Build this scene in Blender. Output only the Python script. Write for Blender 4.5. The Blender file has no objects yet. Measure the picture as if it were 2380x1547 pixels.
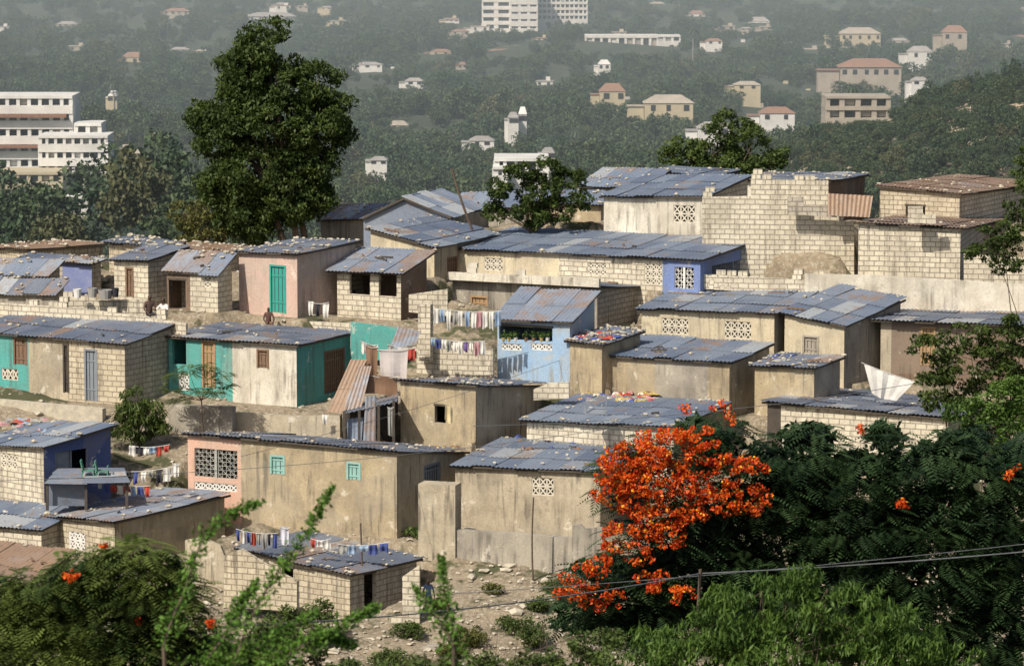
import bpy, math, random
import numpy as np
from mathutils import Vector, Matrix, noise as mnoise
random.seed(7); rng=np.random.default_rng(7)
sc=bpy.context.scene
# ------------------------------------------------------------ survey frame
F=8467.0; PITCH=math.radians(7.0); cp,sp=math.cos(PITCH),math.sin(PITCH)
def ray(u,v):
    dx=(u-1190)/F; dv=(v-773.5)/F
    return np.array([dx, cp-dv*sp, -sp-dv*cp])
def P(u,v,y):
    d=ray(u,v); return d*(y/d[1])
def yg(v): return 125+(1400-v)*0.033
def V(p): return Vector((float(p[0]),float(p[1]),float(p[2])))
# ------------------------------------------------------------ materials
MATS={}
def newmat(name):
    m=bpy.data.materials.new(name); m.use_nodes=True
    nt=m.node_tree; b=nt.nodes['Principled BSDF']; MATS[name]=m
    return m,nt,b
def N(nt,t,**k):
    n=nt.nodes.new(t)
    for a,c in k.items(): setattr(n,a,c)
    return n
def rgba(c): return (c[0],c[1],c[2],1)
def mix(nt,fac,a,b,mode='MIX'):
    n=N(nt,'ShaderNodeMix',data_type='RGBA',blend_type=mode)
    for s,x in ((0,fac),(6,a),(7,b)):
        if isinstance(x,(int,float)): n.inputs[s].default_value=x
        elif isinstance(x,tuple): n.inputs[s].default_value=rgba(x)
        else: nt.links.new(x,n.inputs[s])
    return n.outputs[2]
def ramp(nt,x,lo,hi):
    n=N(nt,'ShaderNodeMapRange'); n.inputs[1].default_value=lo; n.inputs[2].default_value=hi
    n.clamp=True; nt.links.new(x,n.inputs[0]); return n.outputs[0]
def math_(nt,op,a,b=0.0):
    n=N(nt,'ShaderNodeMath',operation=op)
    for i,x in enumerate((a,b)):
        if isinstance(x,(int,float)): n.inputs[i].default_value=x
        else: nt.links.new(x,n.inputs[i])
    return n.outputs[0]
def noisef(nt,vec,scale,detail=4,rough=0.6,stretch=None):
    if stretch:
        mp=N(nt,'ShaderNodeMapping'); mp.inputs['Scale'].default_value=stretch
        nt.links.new(vec,mp.inputs['Vector']); vec=mp.outputs[0]
    n=N(nt,'ShaderNodeTexNoise'); n.inputs['Scale'].default_value=scale
    n.inputs['Detail'].default_value=detail; n.inputs['Roughness'].default_value=rough
    nt.links.new(vec,n.inputs['Vector']); return n.outputs['Fac']
def objco(nt): return N(nt,'ShaderNodeTexCoord').outputs['Object']
def bump(nt,b,h,strength=0.4,dist=0.02):
    n=N(nt,'ShaderNodeBump'); n.inputs['Strength'].default_value=strength; n.inputs['Distance'].default_value=dist
    nt.links.new(h,n.inputs['Height']); nt.links.new(n.outputs[0],b.inputs['Normal'])
def grime(nt,co,c,stain,amt):
    st=ramp(nt,noisef(nt,co,1.1,5,0.7,(1,1,0.45)),0.47,0.66)
    c=mix(nt,math_(nt,'MULTIPLY',st,amt),c,stain)
    s2=ramp(nt,noisef(nt,co,5.5,3,0.6,(1,1,0.07)),0.50,0.66)
    pm=ramp(nt,noisef(nt,co,0.6,3,0.6),0.42,0.56)
    return mix(nt,math_(nt,'MULTIPLY',math_(nt,'MULTIPLY',s2,pm),min(1,amt*1.4)),c,tuple(x*.65 for x in stain))
def plaster(name,c1,c2,stain,amt=0.6,rough=0.95,bs=0.5,nscale=0.7):
    m,nt,b=newmat(name); co=objco(nt)
    c=mix(nt,ramp(nt,noisef(nt,co,nscale,5,0.65),0.40,0.60),c1,c2)
    c=grime(nt,co,c,stain,amt)
    fine=noisef(nt,co,14,4,0.7)
    c=mix(nt,0.45,c,mix(nt,ramp(nt,fine,0.3,0.7),(0.5,0.48,0.44),(1,1,1)),'MULTIPLY')
    c=mix(nt,ramp(nt,noisef(nt,co,2.2,6,0.75),0.60,0.63),c,mix(nt,0.5,c,stain))
    c=mix(nt,ramp(nt,noisef(nt,co,1.4,5,0.7),0.38,0.34),c,mix(nt,0.5,c,(0.72,.68,.58)))
    c=mix(nt,math_(nt,'MULTIPLY',ramp(nt,noisef(nt,co,0.33,2,0.4),0.56,0.57),.4),c,mix(nt,.5,c,(0.36,.33,.27)))
    nt.links.new(c,b.inputs['Base Color']); b.inputs['Roughness'].default_value=rough
    bump(nt,b,fine,bs,0.03); return m
def block(name,c1,c2,mortar,stain,amt=0.5):
    m,nt,b=newmat(name); tc=N(nt,'ShaderNodeTexCoord'); co=tc.outputs['Object']
    br=N(nt,'ShaderNodeTexBrick')
    wv=N(nt,'ShaderNodeTexNoise'); wv.inputs['Scale'].default_value=1.5; nt.links.new(tc.outputs['UV'],wv.inputs['Vector'])
    va=N(nt,'ShaderNodeVectorMath',operation='MULTIPLY_ADD'); nt.links.new(wv.outputs['Color'],va.inputs[0]); va.inputs[1].default_value=(.05,.05,0); nt.links.new(tc.outputs['UV'],va.inputs[2])
    nt.links.new(va.outputs[0],br.inputs['Vector'])
    br.inputs['Scale'].default_value=1; br.inputs['Brick Width'].default_value=0.42; br.inputs['Row Height'].default_value=0.21
    br.inputs['Mortar Size'].default_value=0.022; br.inputs['Mortar Smooth'].default_value=0.3
    br.inputs['Color1'].default_value=rgba(c1); br.inputs['Color2'].default_value=rgba(c2); br.inputs['Mortar'].default_value=rgba(mortar)
    c=grime(nt,co,br.outputs['Color'],stain,amt)
    fine=noisef(nt,co,9,5,0.7)
    c=mix(nt,0.45,c,mix(nt,ramp(nt,fine,0.3,0.7),(0.5,0.47,0.42),(1,1,1)),'MULTIPLY')
    nt.links.new(c,b.inputs['Base Color']); b.inputs['Roughness'].default_value=0.95
    h=math_(nt,'ADD',math_(nt,'MULTIPLY',br.outputs['Fac'],-1.0),math_(nt,'MULTIPLY',fine,0.5))
    bump(nt,b,h,0.7,0.03); return m
def simple(name,c,c2=None,rough=0.8,scale=3.0,metal=0.0):
    m,nt,b=newmat(name); co=objco(nt); c2=c2 or tuple(x*0.6 for x in c)
    nt.links.new(mix(nt,ramp(nt,noisef(nt,co,scale,5,0.7),0.35,0.7),c,c2),b.inputs['Base Color'])
    b.inputs['Roughness'].default_value=rough; b.inputs['Metallic'].default_value=metal; return m
def roofmat(name,a,bcol,lo,hi,rust=(0.20,0.11,0.06),rust2=(0.34,0.23,0.15),pale=.5):
    m,nt,b=newmat(name); co=objco(nt)
    at=N(nt,'ShaderNodeAttribute',attribute_name='tint').outputs['Fac']
    c=mix(nt,at,a,bcol)
    c=mix(nt,ramp(nt,at,.86,.9),c,(0.34,0.37,0.40))
    c=mix(nt,ramp(nt,noisef(nt,co,0.5,4,0.6),0.35,0.65),c,mix(nt,0.3,c,(0.34,0.36,0.38)))
    n2=noisef(nt,co,1.1,6,0.72); x=math_(nt,'ADD',n2,math_(nt,'MULTIPLY',at,0.14))
    x=math_(nt,'ADD',x,math_(nt,'MULTIPLY',ramp(nt,math_(nt,'FRACT',math_(nt,'MULTIPLY',at,7.3)),.8,.84),0.10))
    rc=mix(nt,noisef(nt,co,6,4,0.7),rust,rust2)
    c=mix(nt,math_(nt,'MULTIPLY',ramp(nt,x,lo,hi),0.75),c,rc)
    fine=noisef(nt,co,10,5,0.8)
    c=mix(nt,ramp(nt,fine,0.56,0.7),c,mix(nt,pale*.8,c,(0.5,0.48,0.44)))
    c=mix(nt,ramp(nt,noisef(nt,co,4,5,0.8),0.53,0.72),c,mix(nt,0.6,c,(0.05,0.052,0.06)))
    nt.links.new(c,b.inputs['Base Color']); b.inputs['Roughness'].default_value=0.6; b.inputs['Metallic'].default_value=0.1
    bump(nt,b,fine,0.3,0.015); return m
def leafmat(name,dark,bright,trans=0.25,objrand=None):
    m,nt,b=newmat(name)
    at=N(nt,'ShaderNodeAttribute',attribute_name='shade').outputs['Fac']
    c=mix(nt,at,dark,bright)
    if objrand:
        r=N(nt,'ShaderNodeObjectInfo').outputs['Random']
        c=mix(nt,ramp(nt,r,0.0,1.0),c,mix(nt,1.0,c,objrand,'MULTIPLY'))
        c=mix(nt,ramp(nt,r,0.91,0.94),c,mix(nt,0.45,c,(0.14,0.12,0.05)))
    nt.links.new(c,b.inputs['Base Color']); b.inputs['Roughness'].default_value=0.6
    b.inputs['Specular IOR Level'].default_value=0.3
    if trans>0:
        t=N(nt,'ShaderNodeBsdfTranslucent'); nt.links.new(c,t.inputs['Color'])
        ms=N(nt,'ShaderNodeMixShader'); ms.inputs[0].default_value=trans
        nt.links.new(b.outputs[0],ms.inputs[1]); nt.links.new(t.outputs[0],ms.inputs[2])
        nt.links.new(ms.outputs[0],nt.nodes['Material Output'].inputs['Surface'])
    return m
tan=plaster('stucco_tan',(0.50,0.41,0.27),(0.39,0.32,0.21),(0.20,0.17,0.13))
tan2=plaster('stucco_beige',(0.54,0.47,0.35),(0.43,0.37,0.27),(0.22,0.19,0.15))
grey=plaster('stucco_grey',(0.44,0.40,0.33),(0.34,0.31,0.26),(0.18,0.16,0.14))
cream=plaster('stucco_cream',(0.70,0.62,0.44),(0.60,0.52,0.37),(0.30,0.26,0.2),0.5)
white=plaster('whitewash',(0.76,0.72,0.62),(0.64,0.59,0.49),(0.32,0.29,0.24),0.55)
pink=plaster('pink_wash',(0.64,0.44,0.37),(0.60,0.46,0.39),(0.42,0.34,0.28),0.45)
pinkb=plaster('pink_pale',(0.62,0.47,0.42),(0.54,0.44,0.38),(0.34,0.3,0.27),0.5)
pinko=plaster('pink_salmon',(0.70,0.43,0.32),(0.66,0.45,0.36),(0.5,0.36,0.28),0.3)
teal=plaster('teal_paint',(0.10,0.42,0.39),(0.12,0.39,0.36),(0.15,0.25,0.23),0.5)
lblue=plaster('light_blue_paint',(0.30,0.47,0.70),(0.35,0.50,0.68),(0.48,0.45,0.38),0.5)
blue=plaster('blue_paint',(0.07,0.115,0.30),(0.09,0.13,0.29),(0.10,0.11,0.18),0.4)
blue2=plaster('periwinkle_paint',(0.18,0.26,0.54),(0.20,0.28,0.52),(0.2,0.22,0.33),0.35)
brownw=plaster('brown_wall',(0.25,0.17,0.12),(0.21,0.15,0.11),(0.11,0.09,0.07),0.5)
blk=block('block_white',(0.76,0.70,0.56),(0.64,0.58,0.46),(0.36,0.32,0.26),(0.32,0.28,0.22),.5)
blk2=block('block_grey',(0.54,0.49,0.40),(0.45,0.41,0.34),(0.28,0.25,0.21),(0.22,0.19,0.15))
blk3=block('block_sand',(0.64,0.57,0.43),(0.53,0.46,0.34),(0.32,0.27,0.2),(0.28,0.24,0.18),0.6)
conc=simple('lattice_concrete',(0.66,0.61,0.50),(0.48,0.44,0.36))
whitep=simple('white_paint',(0.75,0.74,0.70),(0.6,0.58,0.54))
iron=simple('iron_grille',(0.42,0.42,0.38))
wood=simple('old_wood',(0.22,0.13,0.08),(0.13,0.09,0.06),0.85,5)
woody=simple('yellow_wood',(0.40,0.26,0.14),(0.28,0.18,0.09),0.85,5)
darkw=simple('dark_batten',(0.05,0.042,0.035),(0.09,0.07,0.05))
teald=simple('teal_door',(0.03,0.32,0.26),(0.03,0.26,0.22))
aqua=simple('aqua_shutter',(0.28,0.48,0.43),(0.2,0.38,0.36))
bgrey=simple('grey_door',(0.22,0.25,0.29),(0.16,0.18,0.21))
glass_and_shade=simple('dark_inside',(0.03,0.03,0.035),(0.02,0.02,0.02),0.5)  # window panes, and indoor shade put into a flat dark colour
stone=simple('stone',(0.54,0.49,0.39),(0.32,0.29,0.23),0.95,4)
bark=simple('bark',(0.13,0.095,0.065),(0.07,0.05,0.04),0.95,6)
rB=roofmat('roof_blue',(0.095,0.13,0.205),(0.20,0.25,0.33),0.68,0.82)
rB2=roofmat('roof_slate',(0.085,0.11,0.165),(0.16,0.19,0.25),0.63,0.77)
rR=roofmat('roof_rusting',(0.16,0.20,0.28),(0.29,0.33,0.39),0.55,0.71)
rX=roofmat('roof_rust_red',(0.22,0.13,0.08),(0.34,0.25,0.18),0.4,0.6)
# ------------------------------------------------------------ mesh helpers
def link(o,parent=None):
    sc.collection.objects.link(o)
    if parent is not None:
        o.parent=parent; o.matrix_parent_inverse=Matrix.Translation(parent.location).inverted()
    return o
def empty(name,p):
    e=bpy.data.objects.new(name,None); e.location=V(p); e.empty_display_size=0.3; sc.collection.objects.link(e); return e
class MB:
    def __init__(s): s.v=[];s.f=[];s.uv=[];s.mi=[];s.m=[]
    def midx(s,mat):
        if mat not in s.m: s.m.append(mat)
        return s.m.index(mat)
    def face(s,pts,mat,uvs=None):
        i=len(s.v); s.v+= [tuple(map(float,p)) for p in pts]; s.f.append(tuple(range(i,i+len(pts))))
        if uvs is None:
            p0=np.array(pts[0]); e=np.array(pts[1])-p0; L=np.linalg.norm(e)+1e-9; e=e/L
            w=np.array(pts[-1])-p0; w=w-e*np.dot(w,e); w=w/(np.linalg.norm(w)+1e-9)
            uvs=[(float(np.dot(np.array(p)-p0,e)),float(np.dot(np.array(p)-p0,w))) for p in pts]
        s.uv+=uvs; s.mi.append(s.midx(mat))
    def box(s,c,ax,ay,az,mat):
        c=np.array(c);ax=np.array(ax);ay=np.array(ay);az=np.array(az)
        def q(a,b,n):
            s.face([c+n-a-b,c+n+a-b,c+n+a+b,c+n-a+b],mat)
        q(ax,az,-ay);q(-ax,az,ay);q(ay,az,ax);q(-ay,az,-ax);q(ax,ay,az);q(-ax,ay,-az)
    def bar(s,p,q,r,mat,up=(0,0,1)):
        p=np.array(p);q=np.array(q);d=q-p;L=np.linalg.norm(d)
        if L<1e-6:return
        d/=L;u=np.cross(d,up)
        if np.linalg.norm(u)<1e-3:u=np.cross(d,(1,0,0))
        u/=np.linalg.norm(u);w=np.cross(u,d)
        s.box((p+q)/2,d*L/2,u*r,w*r,mat)
    def build(s,name,parent=None,smooth=False):
        me=bpy.data.meshes.new(name); me.from_pydata(s.v,[],s.f)
        for m in s.m: me.materials.append(m)
        me.polygons.foreach_set('material_index',s.mi)
        ul=me.uv_layers.new(name='UVMap'); ul.data.foreach_set('uv',np.array(s.uv,dtype=np.float32).ravel())
        if smooth: me.polygons.foreach_set('use_smooth',[True]*len(s.f))
        me.update(); return link(bpy.data.objects.new(name,me),parent)
def npmesh(name,verts,quads,mat,attr=None,attrname='shade',smooth=False):
    me=bpy.data.meshes.new(name); n=len(verts); k=len(quads); w=quads.shape[1]
    me.vertices.add(n); me.vertices.foreach_set('co',np.asarray(verts,dtype=np.float32).ravel())
    me.loops.add(k*w); me.loops.foreach_set('vertex_index',np.asarray(quads,dtype=np.int32).ravel())
    me.polygons.add(k); me.polygons.foreach_set('loop_start',np.arange(0,k*w,w,dtype=np.int32))
    me.polygons.foreach_set('loop_total',np.full(k,w,dtype=np.int32))
    if smooth: me.polygons.foreach_set('use_smooth',np.ones(k,dtype=bool))
    me.materials.append(mat)
    if attr is not None:
        a=me.attributes.new(attrname,'FLOAT','POINT'); a.data.foreach_set('value',np.asarray(attr,dtype=np.float32))
    me.update(calc_edges=True); me.validate(); return me
def rocks(name,pts,sizes,mat,parent=None):
    mb=MB()
    ico=[(-1,0,0),(1,0,0),(0,-1,0),(0,1,0),(0,0,-1),(0,0,1),(.6,.6,.6),(-.6,.6,.6),(.6,-.6,.6),(-.6,-.6,.6)]
    fs=[(5,6,7),(5,7,9),(5,9,8),(5,8,6),(6,1,3),(6,3,7),(7,3,0),(7,0,9),(9,0,2),(9,2,8),(8,2,1),(8,1,6),(1,4,3),(3,4,0),(0,4,2),(2,4,1)]
    for p,sz in zip(pts,sizes):
        a=random.uniform(0,6.28);ca,sa=math.cos(a),math.sin(a)
        sx,sy,sz2=sz*random.uniform(.7,1.3),sz*random.uniform(.6,1.1),sz*random.uniform(.4,.8)
        vs=[]
        for x,y,z in ico:
            k=random.uniform(.75,1.15); x,y,z=x*sx*k,y*sy*k,z*sz2*k
            vs.append((p[0]+x*ca-y*sa,p[1]+x*sa+y*ca,p[2]+z))
        for f in fs: mb.face([vs[i] for i in f],mat)
    return mb.build(name,parent)
def corrugated(name,M,L,R,B,mat,parent,sheetw=0.85,seg=2.2,lam=0.17,amp=0.022,messy=1.0):
    M,L,R,B=[np.array(x,dtype=float) for x in (M,L,R,B)]
    la=np.linalg.norm(L-M); lb=np.linalg.norm(R-M)
    n=np.cross(R-M,L-M); n/=np.linalg.norm(n); n=n if n[2]>0 else -n
    ns=max(1,int(round(la/sheetw))); nr=max(1,int(math.ceil(lb/seg)))
    VV=[];QQ=[];TT=[];off=0
    for j in range(nr):
        for i in range(ns):
            s0,s1=i/ns-0.02/la,(i+1)/ns+0.05/la
            t0,t1=j/nr-(0.0 if j==0 else random.uniform(.06,.3)/lb),(j+1)/nr
            if j==0: t0-=random.uniform(0,0.18)*messy/lb
            if j==nr-1: t1+=random.uniform(-0.02,0.12)*messy/lb
            c=max(5,int((s1-s0)*la/lam*4)+1); r=3
            S=np.linspace(s0,s1,c);T=np.linspace(t0,t1,r)
            SS,TT2=np.meshgrid(S,T)
            SS=SS+ (TT2-t0)*random.uniform(-.014,.014)*messy
            X=(1-SS)[...,None]*(1-TT2)[...,None]*M+SS[...,None]*(1-TT2)[...,None]*L+(1-SS)[...,None]*TT2[...,None]*R+SS[...,None]*TT2[...,None]*B
            h=amp*np.sin(2*np.pi*SS*la/lam)+0.012*(i%2)+0.02*j+random.uniform(0,.02)*messy
            h=h+random.uniform(.03,.08)*messy*(random.random()<.3)*np.abs(TT2-.5)
            h=h-0.05*messy*np.sin(np.pi*np.clip(TT2,0,1))*np.sin(3.1*SS*la/2+1)*0.5
            X=X+h[...,None]*n
            VV.append(X.reshape(-1,3))
            idx=np.arange(c*r).reshape(r,c)+off
            QQ.append(np.stack([idx[:-1,:-1],idx[:-1,1:],idx[1:,1:],idx[1:,:-1]],-1).reshape(-1,4))
            TT.append(np.full(c*r,random.random())); off+=c*r
    me=npmesh(name,np.vstack(VV),np.vstack(QQ),mat,np.concatenate(TT),'tint',smooth=True)
    return link(bpy.data.objects.new(name,me),parent)
TERR=[]
def hit(C,d,u,v):
    r=ray(u,v); A=np.array([[r[0],-d[0]],[r[1],-d[1]]]); t,s=np.linalg.solve(A,np.array([C[0],C[1]])); return s,t*r[2]
def wallpanel(mb,C,d,nrm,length,z0,top0,top1,segs,holes,parentname):
    cap=min(top0,top1)-0.02
    hs=[]
    for (a,b,c,e,k,m) in holes:
        a,b=sorted((a,b)); c,e=sorted((c,e)); a=max(a,.04); b=min(b,length-.04); e=min(e,cap-.05); c=max(c,z0+.02)
        if b-a>.05 and e-c>.05: hs.append((a,b,c,e,k,m))
    xs=sorted(set([0,length]+[min(max(q[0],0.001),length) for q in segs]+[h[0] for h in hs]+[h[1] for h in hs]))
    zs=sorted(set([z0-1.5,z0,cap]+[h[2] for h in hs]+[h[3] for h in hs]))
    def pt(s,z,dep=0): return (C[0]+d[0]*s-nrm[0]*dep,C[1]+d[1]*s-nrm[1]*dep,z)
    def top(s): return top0+(top1-top0)*s/length
    def segm(s):
        for e,m in segs:
            if s<e: return m
        return segs[-1][1]
    for i in range(len(xs)-1):
        a,b=xs[i],xs[i+1]
        if b-a<1e-4: continue
        m=segm((a+b)/2)
        for j in range(len(zs)-1):
            c,e=zs[j],zs[j+1]
            if e-c<1e-4: continue
            if any(h[0]-1e-4<=a and b<=h[1]+1e-4 and h[2]-1e-4<=c and e<=h[3]+1e-4 for h in hs): continue
            mb.face([pt(a,c),pt(b,c),pt(b,e),pt(a,e)],m,[(a,c),(b,c),(b,e),(a,e)])
        mb.face([pt(a,cap),pt(b,cap),pt(b,top(b)),pt(a,top(a))],m,[(a,cap),(b,cap),(b,top(b)),(a,top(a))])
    D=0.16
    for (a,b,c,e,k,m) in hs:
        wm=segm((a+b)/2)
        for q in ([pt(a,c),pt(a,c,D),pt(a,e,D),pt(a,e)],[pt(b,c),pt(b,e),pt(b,e,D),pt(b,c,D)],[pt(a,c),pt(b,c),pt(b,c,D),pt(a,c,D)],[pt(a,e),pt(a,e,D),pt(b,e,D),pt(b,e)]):
            mb.face(q,wm)
    return hs,pt
def feature(parent,k,m,pt,a,b,c,e,d,nrm):
    mb=MB(); A=np.array([d[0],d[1],0]);Nn=np.array([nrm[0],nrm[1],0]);Z=np.array([0,0,1.0]); cx=(a+b)/2; cz=(c+e)/2
    def bx(s0,s1,z0,z1,dep0,dep1,mat):
        mb.box(pt((s0+s1)/2,(z0+z1)/2,(dep0+dep1)/2),A*(s1-s0)/2,Nn*(dep1-dep0)/2,Z*(z1-z0)/2,mat)
    if k in('door','shut'):
        bx(a+.04,b-.04,c+.01,e-.04,.05,.09,m)
        fr=m
        bx(a-.03,a+.05,c,e+.03,-.02,.07,fr);bx(b-.05,b+.03,c,e+.03,-.02,.07,fr);bx(a+.052,b-.052,e-.045,e+.03,-.018,.07,fr)
        n=max(2,int((b-a)/.16))
        for i in range(1,n):
            s=a+(b-a)*i/n; bx(s-.008,s+.008,c+.03,e-.06,.03,.052,darkw)
        for z in (c+.22*(e-c),c+.78*(e-c)): bx(a+.06,b-.06,z-.03,z+.03,.028,.049,m)
    elif k=='win':
        bx(a-.05,b+.05,c-.06,c-.002,-.05,.06,m)
        bx(a,a+.05,c,e,.02,.08,m);bx(b-.05,b,c,e,.02,.08,m);bx(cx-.02,cx+.02,c,e,.03,.08,m)
        bx(a+.052,cx-.02,c+.02,e-.02,.1,.11,m)
    elif k=='grille':
        n=int((b-a)/.17)+1
        for i in range(n+1):
            s=a+(b-a)*i/n; mb.bar(pt(s,c,.05),pt(s,e,.05),.012,m)
        q=int((e-c)/.17)+1
        for j in range(q+1):
            z=c+(e-c)*j/q; mb.bar(pt(a,z,.07),pt(b,z,.07),.010,m)
        for i in range(n):
            for j in range(q):
                if (i+j)%2==0: mb.bar(pt(a+(b-a)*i/n,c+(e-c)*j/q,.06),pt(a+(b-a)*(i+1)/n,c+(e-c)*(j+1)/q,.06),.009,m)
        bx(cx-.04,cx+.04,c,e,.0,.09,m)
    elif k=='lat':
        n=max(1,int(round((b-a)/.3)));q=max(1,int(round((e-c)/.3)))
        for i in range(n+1):
            s=a+(b-a)*i/n; mb.bar(pt(s,c,.05),pt(s,e,.05),.03,m)
        for j in range(q+1):
            z=c+(e-c)*j/q; mb.bar(pt(a,z,.052),pt(b,z,.052),.03,m)
        for i in range(n):
            for j in range(q):
                x0,x1=a+(b-a)*i/n,a+(b-a)*(i+1)/n; z0,z1=c+(e-c)*j/q,c+(e-c)*(j+1)/q
                mb.bar(pt(x0,z0,.055),pt(x1,z1,.055),.024,m);mb.bar(pt(x0,z1,.057),pt(x1,z0,.057),.024,m)
        bx(a-.02,b+.02,c-.04,e+.02,.17,.19,glass_and_shade)  # dark sheet behind the lattice, painted as the shade of the room
    elif k=='open':
        bx(a-.03,b+.03,e,e+.08,-.02,.1,darkw)
    if mb.f:
        return mb.build({'door':'door','shut':'shutter','win':'window','grille':'window_grille','lat':'lattice_blocks','open':'lintel'}[k],parent)
def house(name,L,M,R,vb,th=28,y=None,front=None,side=tan,feats=(),roof=rB,oh=0.15,stones=6,messy=1.0,terrace=True):
    y0=y if y else yg(vb); t=math.radians(th)
    a=np.array([-math.cos(t),math.sin(t)]); b=np.array([math.sin(t),math.cos(t)])
    Cp=P(M[0],M[1],y0-0.1); zM=Cp[2]; z0=P(M[0],vb,y0)[2]; C2=Cp[:2]
    sL,zL=hit(C2,a,*L); sR,zR=hit(C2,b,*R)
    rM=np.array([*C2,zM]); rL=np.array([*(C2+a*sL),zL]); rR=np.array([*(C2+b*sR),zR]); rB_=rL+rR-rM
    e=empty(name,(C2[0],C2[1],z0))
    corrugated('corrugated_roof',rM,rL,rR,rB_,roof,e,messy=messy)
    C=C2+(a+b)*oh; la=sL-2*oh; lb=sR-2*oh
    def ztop(s,t_): return zM+(zL-zM)*(s+oh)/sL+(zR-zM)*(t_+oh)/sR-0.07
    nf=-b; nsd=-a
    front=front or [(9999,tan)]
    if len(front)==1: fsegs=[(la+1,front[0][1])]
    else:
        cuts=[hit(C,a,uu,M[1])[0] for uu,m in front[:-1]]
        ms=[m for uu,m in front]
        fsegs=[(cuts[-1],ms[-1])]
        for k in range(len(cuts)-2,-1,-1): fsegs.append((cuts[k],ms[k+1]))
        fsegs.append((la+1,ms[0]))
    mb=MB(); todo=[]
    for face,CC,d,nn,ln,segs in (('F',C,a,nf,la,fsegs),('S',C,b,nsd,lb,[(lb+1,side)])):
        hs=[]
        for f in feats:
            if f[0]!=face: continue
            s0,zt=hit(CC,d,f[1],f[2]); s1,zb=hit(CC,d,f[3],f[4]); hs.append((s0,s1,zb,zt,f[5],f[6] if len(f)>6 else None))
        t0=ztop(0,0); t1=ztop(ln,0) if face=='F' else ztop(0,ln)
        h2,pt=wallpanel(mb,CC,d,nn,ln,z0,t0,t1,segs,hs,name); todo.append((h2,pt,d,nn))
    BL=C+a*la; BR=C+b*lb
    wallpanel(mb,BL,b,a,lb,z0,ztop(la,0),ztop(la,lb),[(99,fsegs[-1][1])],[],name)
    wallpanel(mb,BR,a,b,la,z0,ztop(0,lb),ztop(la,lb),[(99,side)],[],name)
    mb.build('walls',e)
    for h2,pt,d,nn in todo:
        for (s0,s1,z_0,z_1,k,m) in h2: feature(e,k,m or darkw,pt,s0,s1,z_0,z_1,d,nn)
    mb=MB(); k=np.array([0,0,0.055])
    ins=(rL-rM)/sL*0.03+(rR-rM)/sR*0.03
    mb.bar(rM-k+ins,rL-k+ins,0.035,darkw); mb.bar(rM-k*1.05+ins,rR-k*1.05+ins,0.035,darkw)
    mb.bar(rL-k*1.1-(rL-rM)/sL*.03,rB_-k*1.1-(rL-rM)/sL*.03,.035,darkw)
    for i in range(int(sL/0.9)):
        p=rM+(rL-rM)*(i+.5)/max(1,int(sL/0.9))-np.array([0,0,.075]); mb.bar(p,p+np.array([*b,0])*.5,.03,darkw)
    mb.build('rafters',e)
    if stones:
        ps=[];sz=[]
        for i in range(int(stones*2.8)+4):
            s,t_=(random.random(),random.random())
            if random.random()<.6: s=random.choice([random.uniform(.0,.04),random.uniform(.96,1)]) if random.random()<.4 else s; t_=random.choice([.02,.97,.5,.96])
            ps.append(rM+(rL-rM)*s+(rR-rM)*t_+np.array([0,0,.06])); sz.append(random.uniform(.05,.13))
        rocks('roof_stones',ps,sz,stone,e)
        mb=MB()
        for i in range(random.randint(0,3)):
            s,t_=random.random()*.7+.1,random.random()*.7+.1; p=rM+(rL-rM)*s+(rR-rM)*t_+np.array([0,0,.09]); q=p+(rL-rM)/sL*random.uniform(-.7,.7)+(rR-rM)/sR*random.uniform(-.3,.3)
            mb.bar(p,q,.03,random.choice([wood,bgrey,darkw]))
        if mb.f: mb.build('loose_planks',e)
    if terrace: TERR.append((C,a,b,la,lb,z0))
    return dict(e=e,rM=rM,rL=rL,rR=rR,rB=rB_,C=C,a=a,b=b,la=la,lb=lb,z0=z0)
def wallpoly(name,pts,y,mat,th=28,thick=.16,parent=None,loose=0):
    t=math.radians(th); d=np.array([-math.cos(t),math.sin(t)]); b=np.array([math.sin(t),math.cos(t)])
    C=P(pts[0][0],pts[0][1],y)[:2]
    sz=[hit(C,d,u,v) for u,v in pts]; mb=MB()
    p=[(C[0]+d[0]*s,C[1]+d[1]*s,z) for s,z in sz]; q=[(x+b[0]*thick,y_+b[1]*thick,z) for x,y_,z in p]
    mb.face(p,mat,[(float(s),float(z)) for s,z in sz]); mb.face(q[::-1],mat,[(float(s),float(z)) for s,z in sz][::-1])
    n=len(p)
    for i in range(n):
        j=(i+1)%n; mb.face([p[i],q[i],q[j],p[j]],mat)
    if loose:
        # loose, half-laid blocks along the top courses
        zmed=sorted([z for s,z in sz])[len(sz)//2]
        for i in range(n):
            j=(i+1)%n; A=np.array(p[i]);B=np.array(p[j]); L=np.linalg.norm(B-A)
            if L<.8 or abs(B[2]-A[2])>.25*L or (A[2]+B[2])/2<max(z for s,z in sz)-2.2 : continue
            dd=(B-A)/L; k=int(L/.45)
            for m_ in range(k):
                if random.random()<loose:
                    a_=random.uniform(-.25,.25); e1=np.array([dd[0]*math.cos(a_)-dd[1]*math.sin(a_),dd[0]*math.sin(a_)+dd[1]*math.cos(a_),0]); e1/=np.linalg.norm(e1); e2=np.array([-e1[1],e1[0],0])
                    c=A+dd*(m_+.5)*.45+np.array([b[0],b[1],0])*thick/2+np.array([0,0,.105]); mb.box(c,e1*.19,e2*.08,np.array([0,0,.1]),mat)
                    if random.random()<.25: mb.box(c+np.array([0,0,.205])+e1*random.uniform(-.1,.1),e1*.19,e2*.08,np.array([0,0,.1]),mat)
    return mb.build(name,parent)
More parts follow.
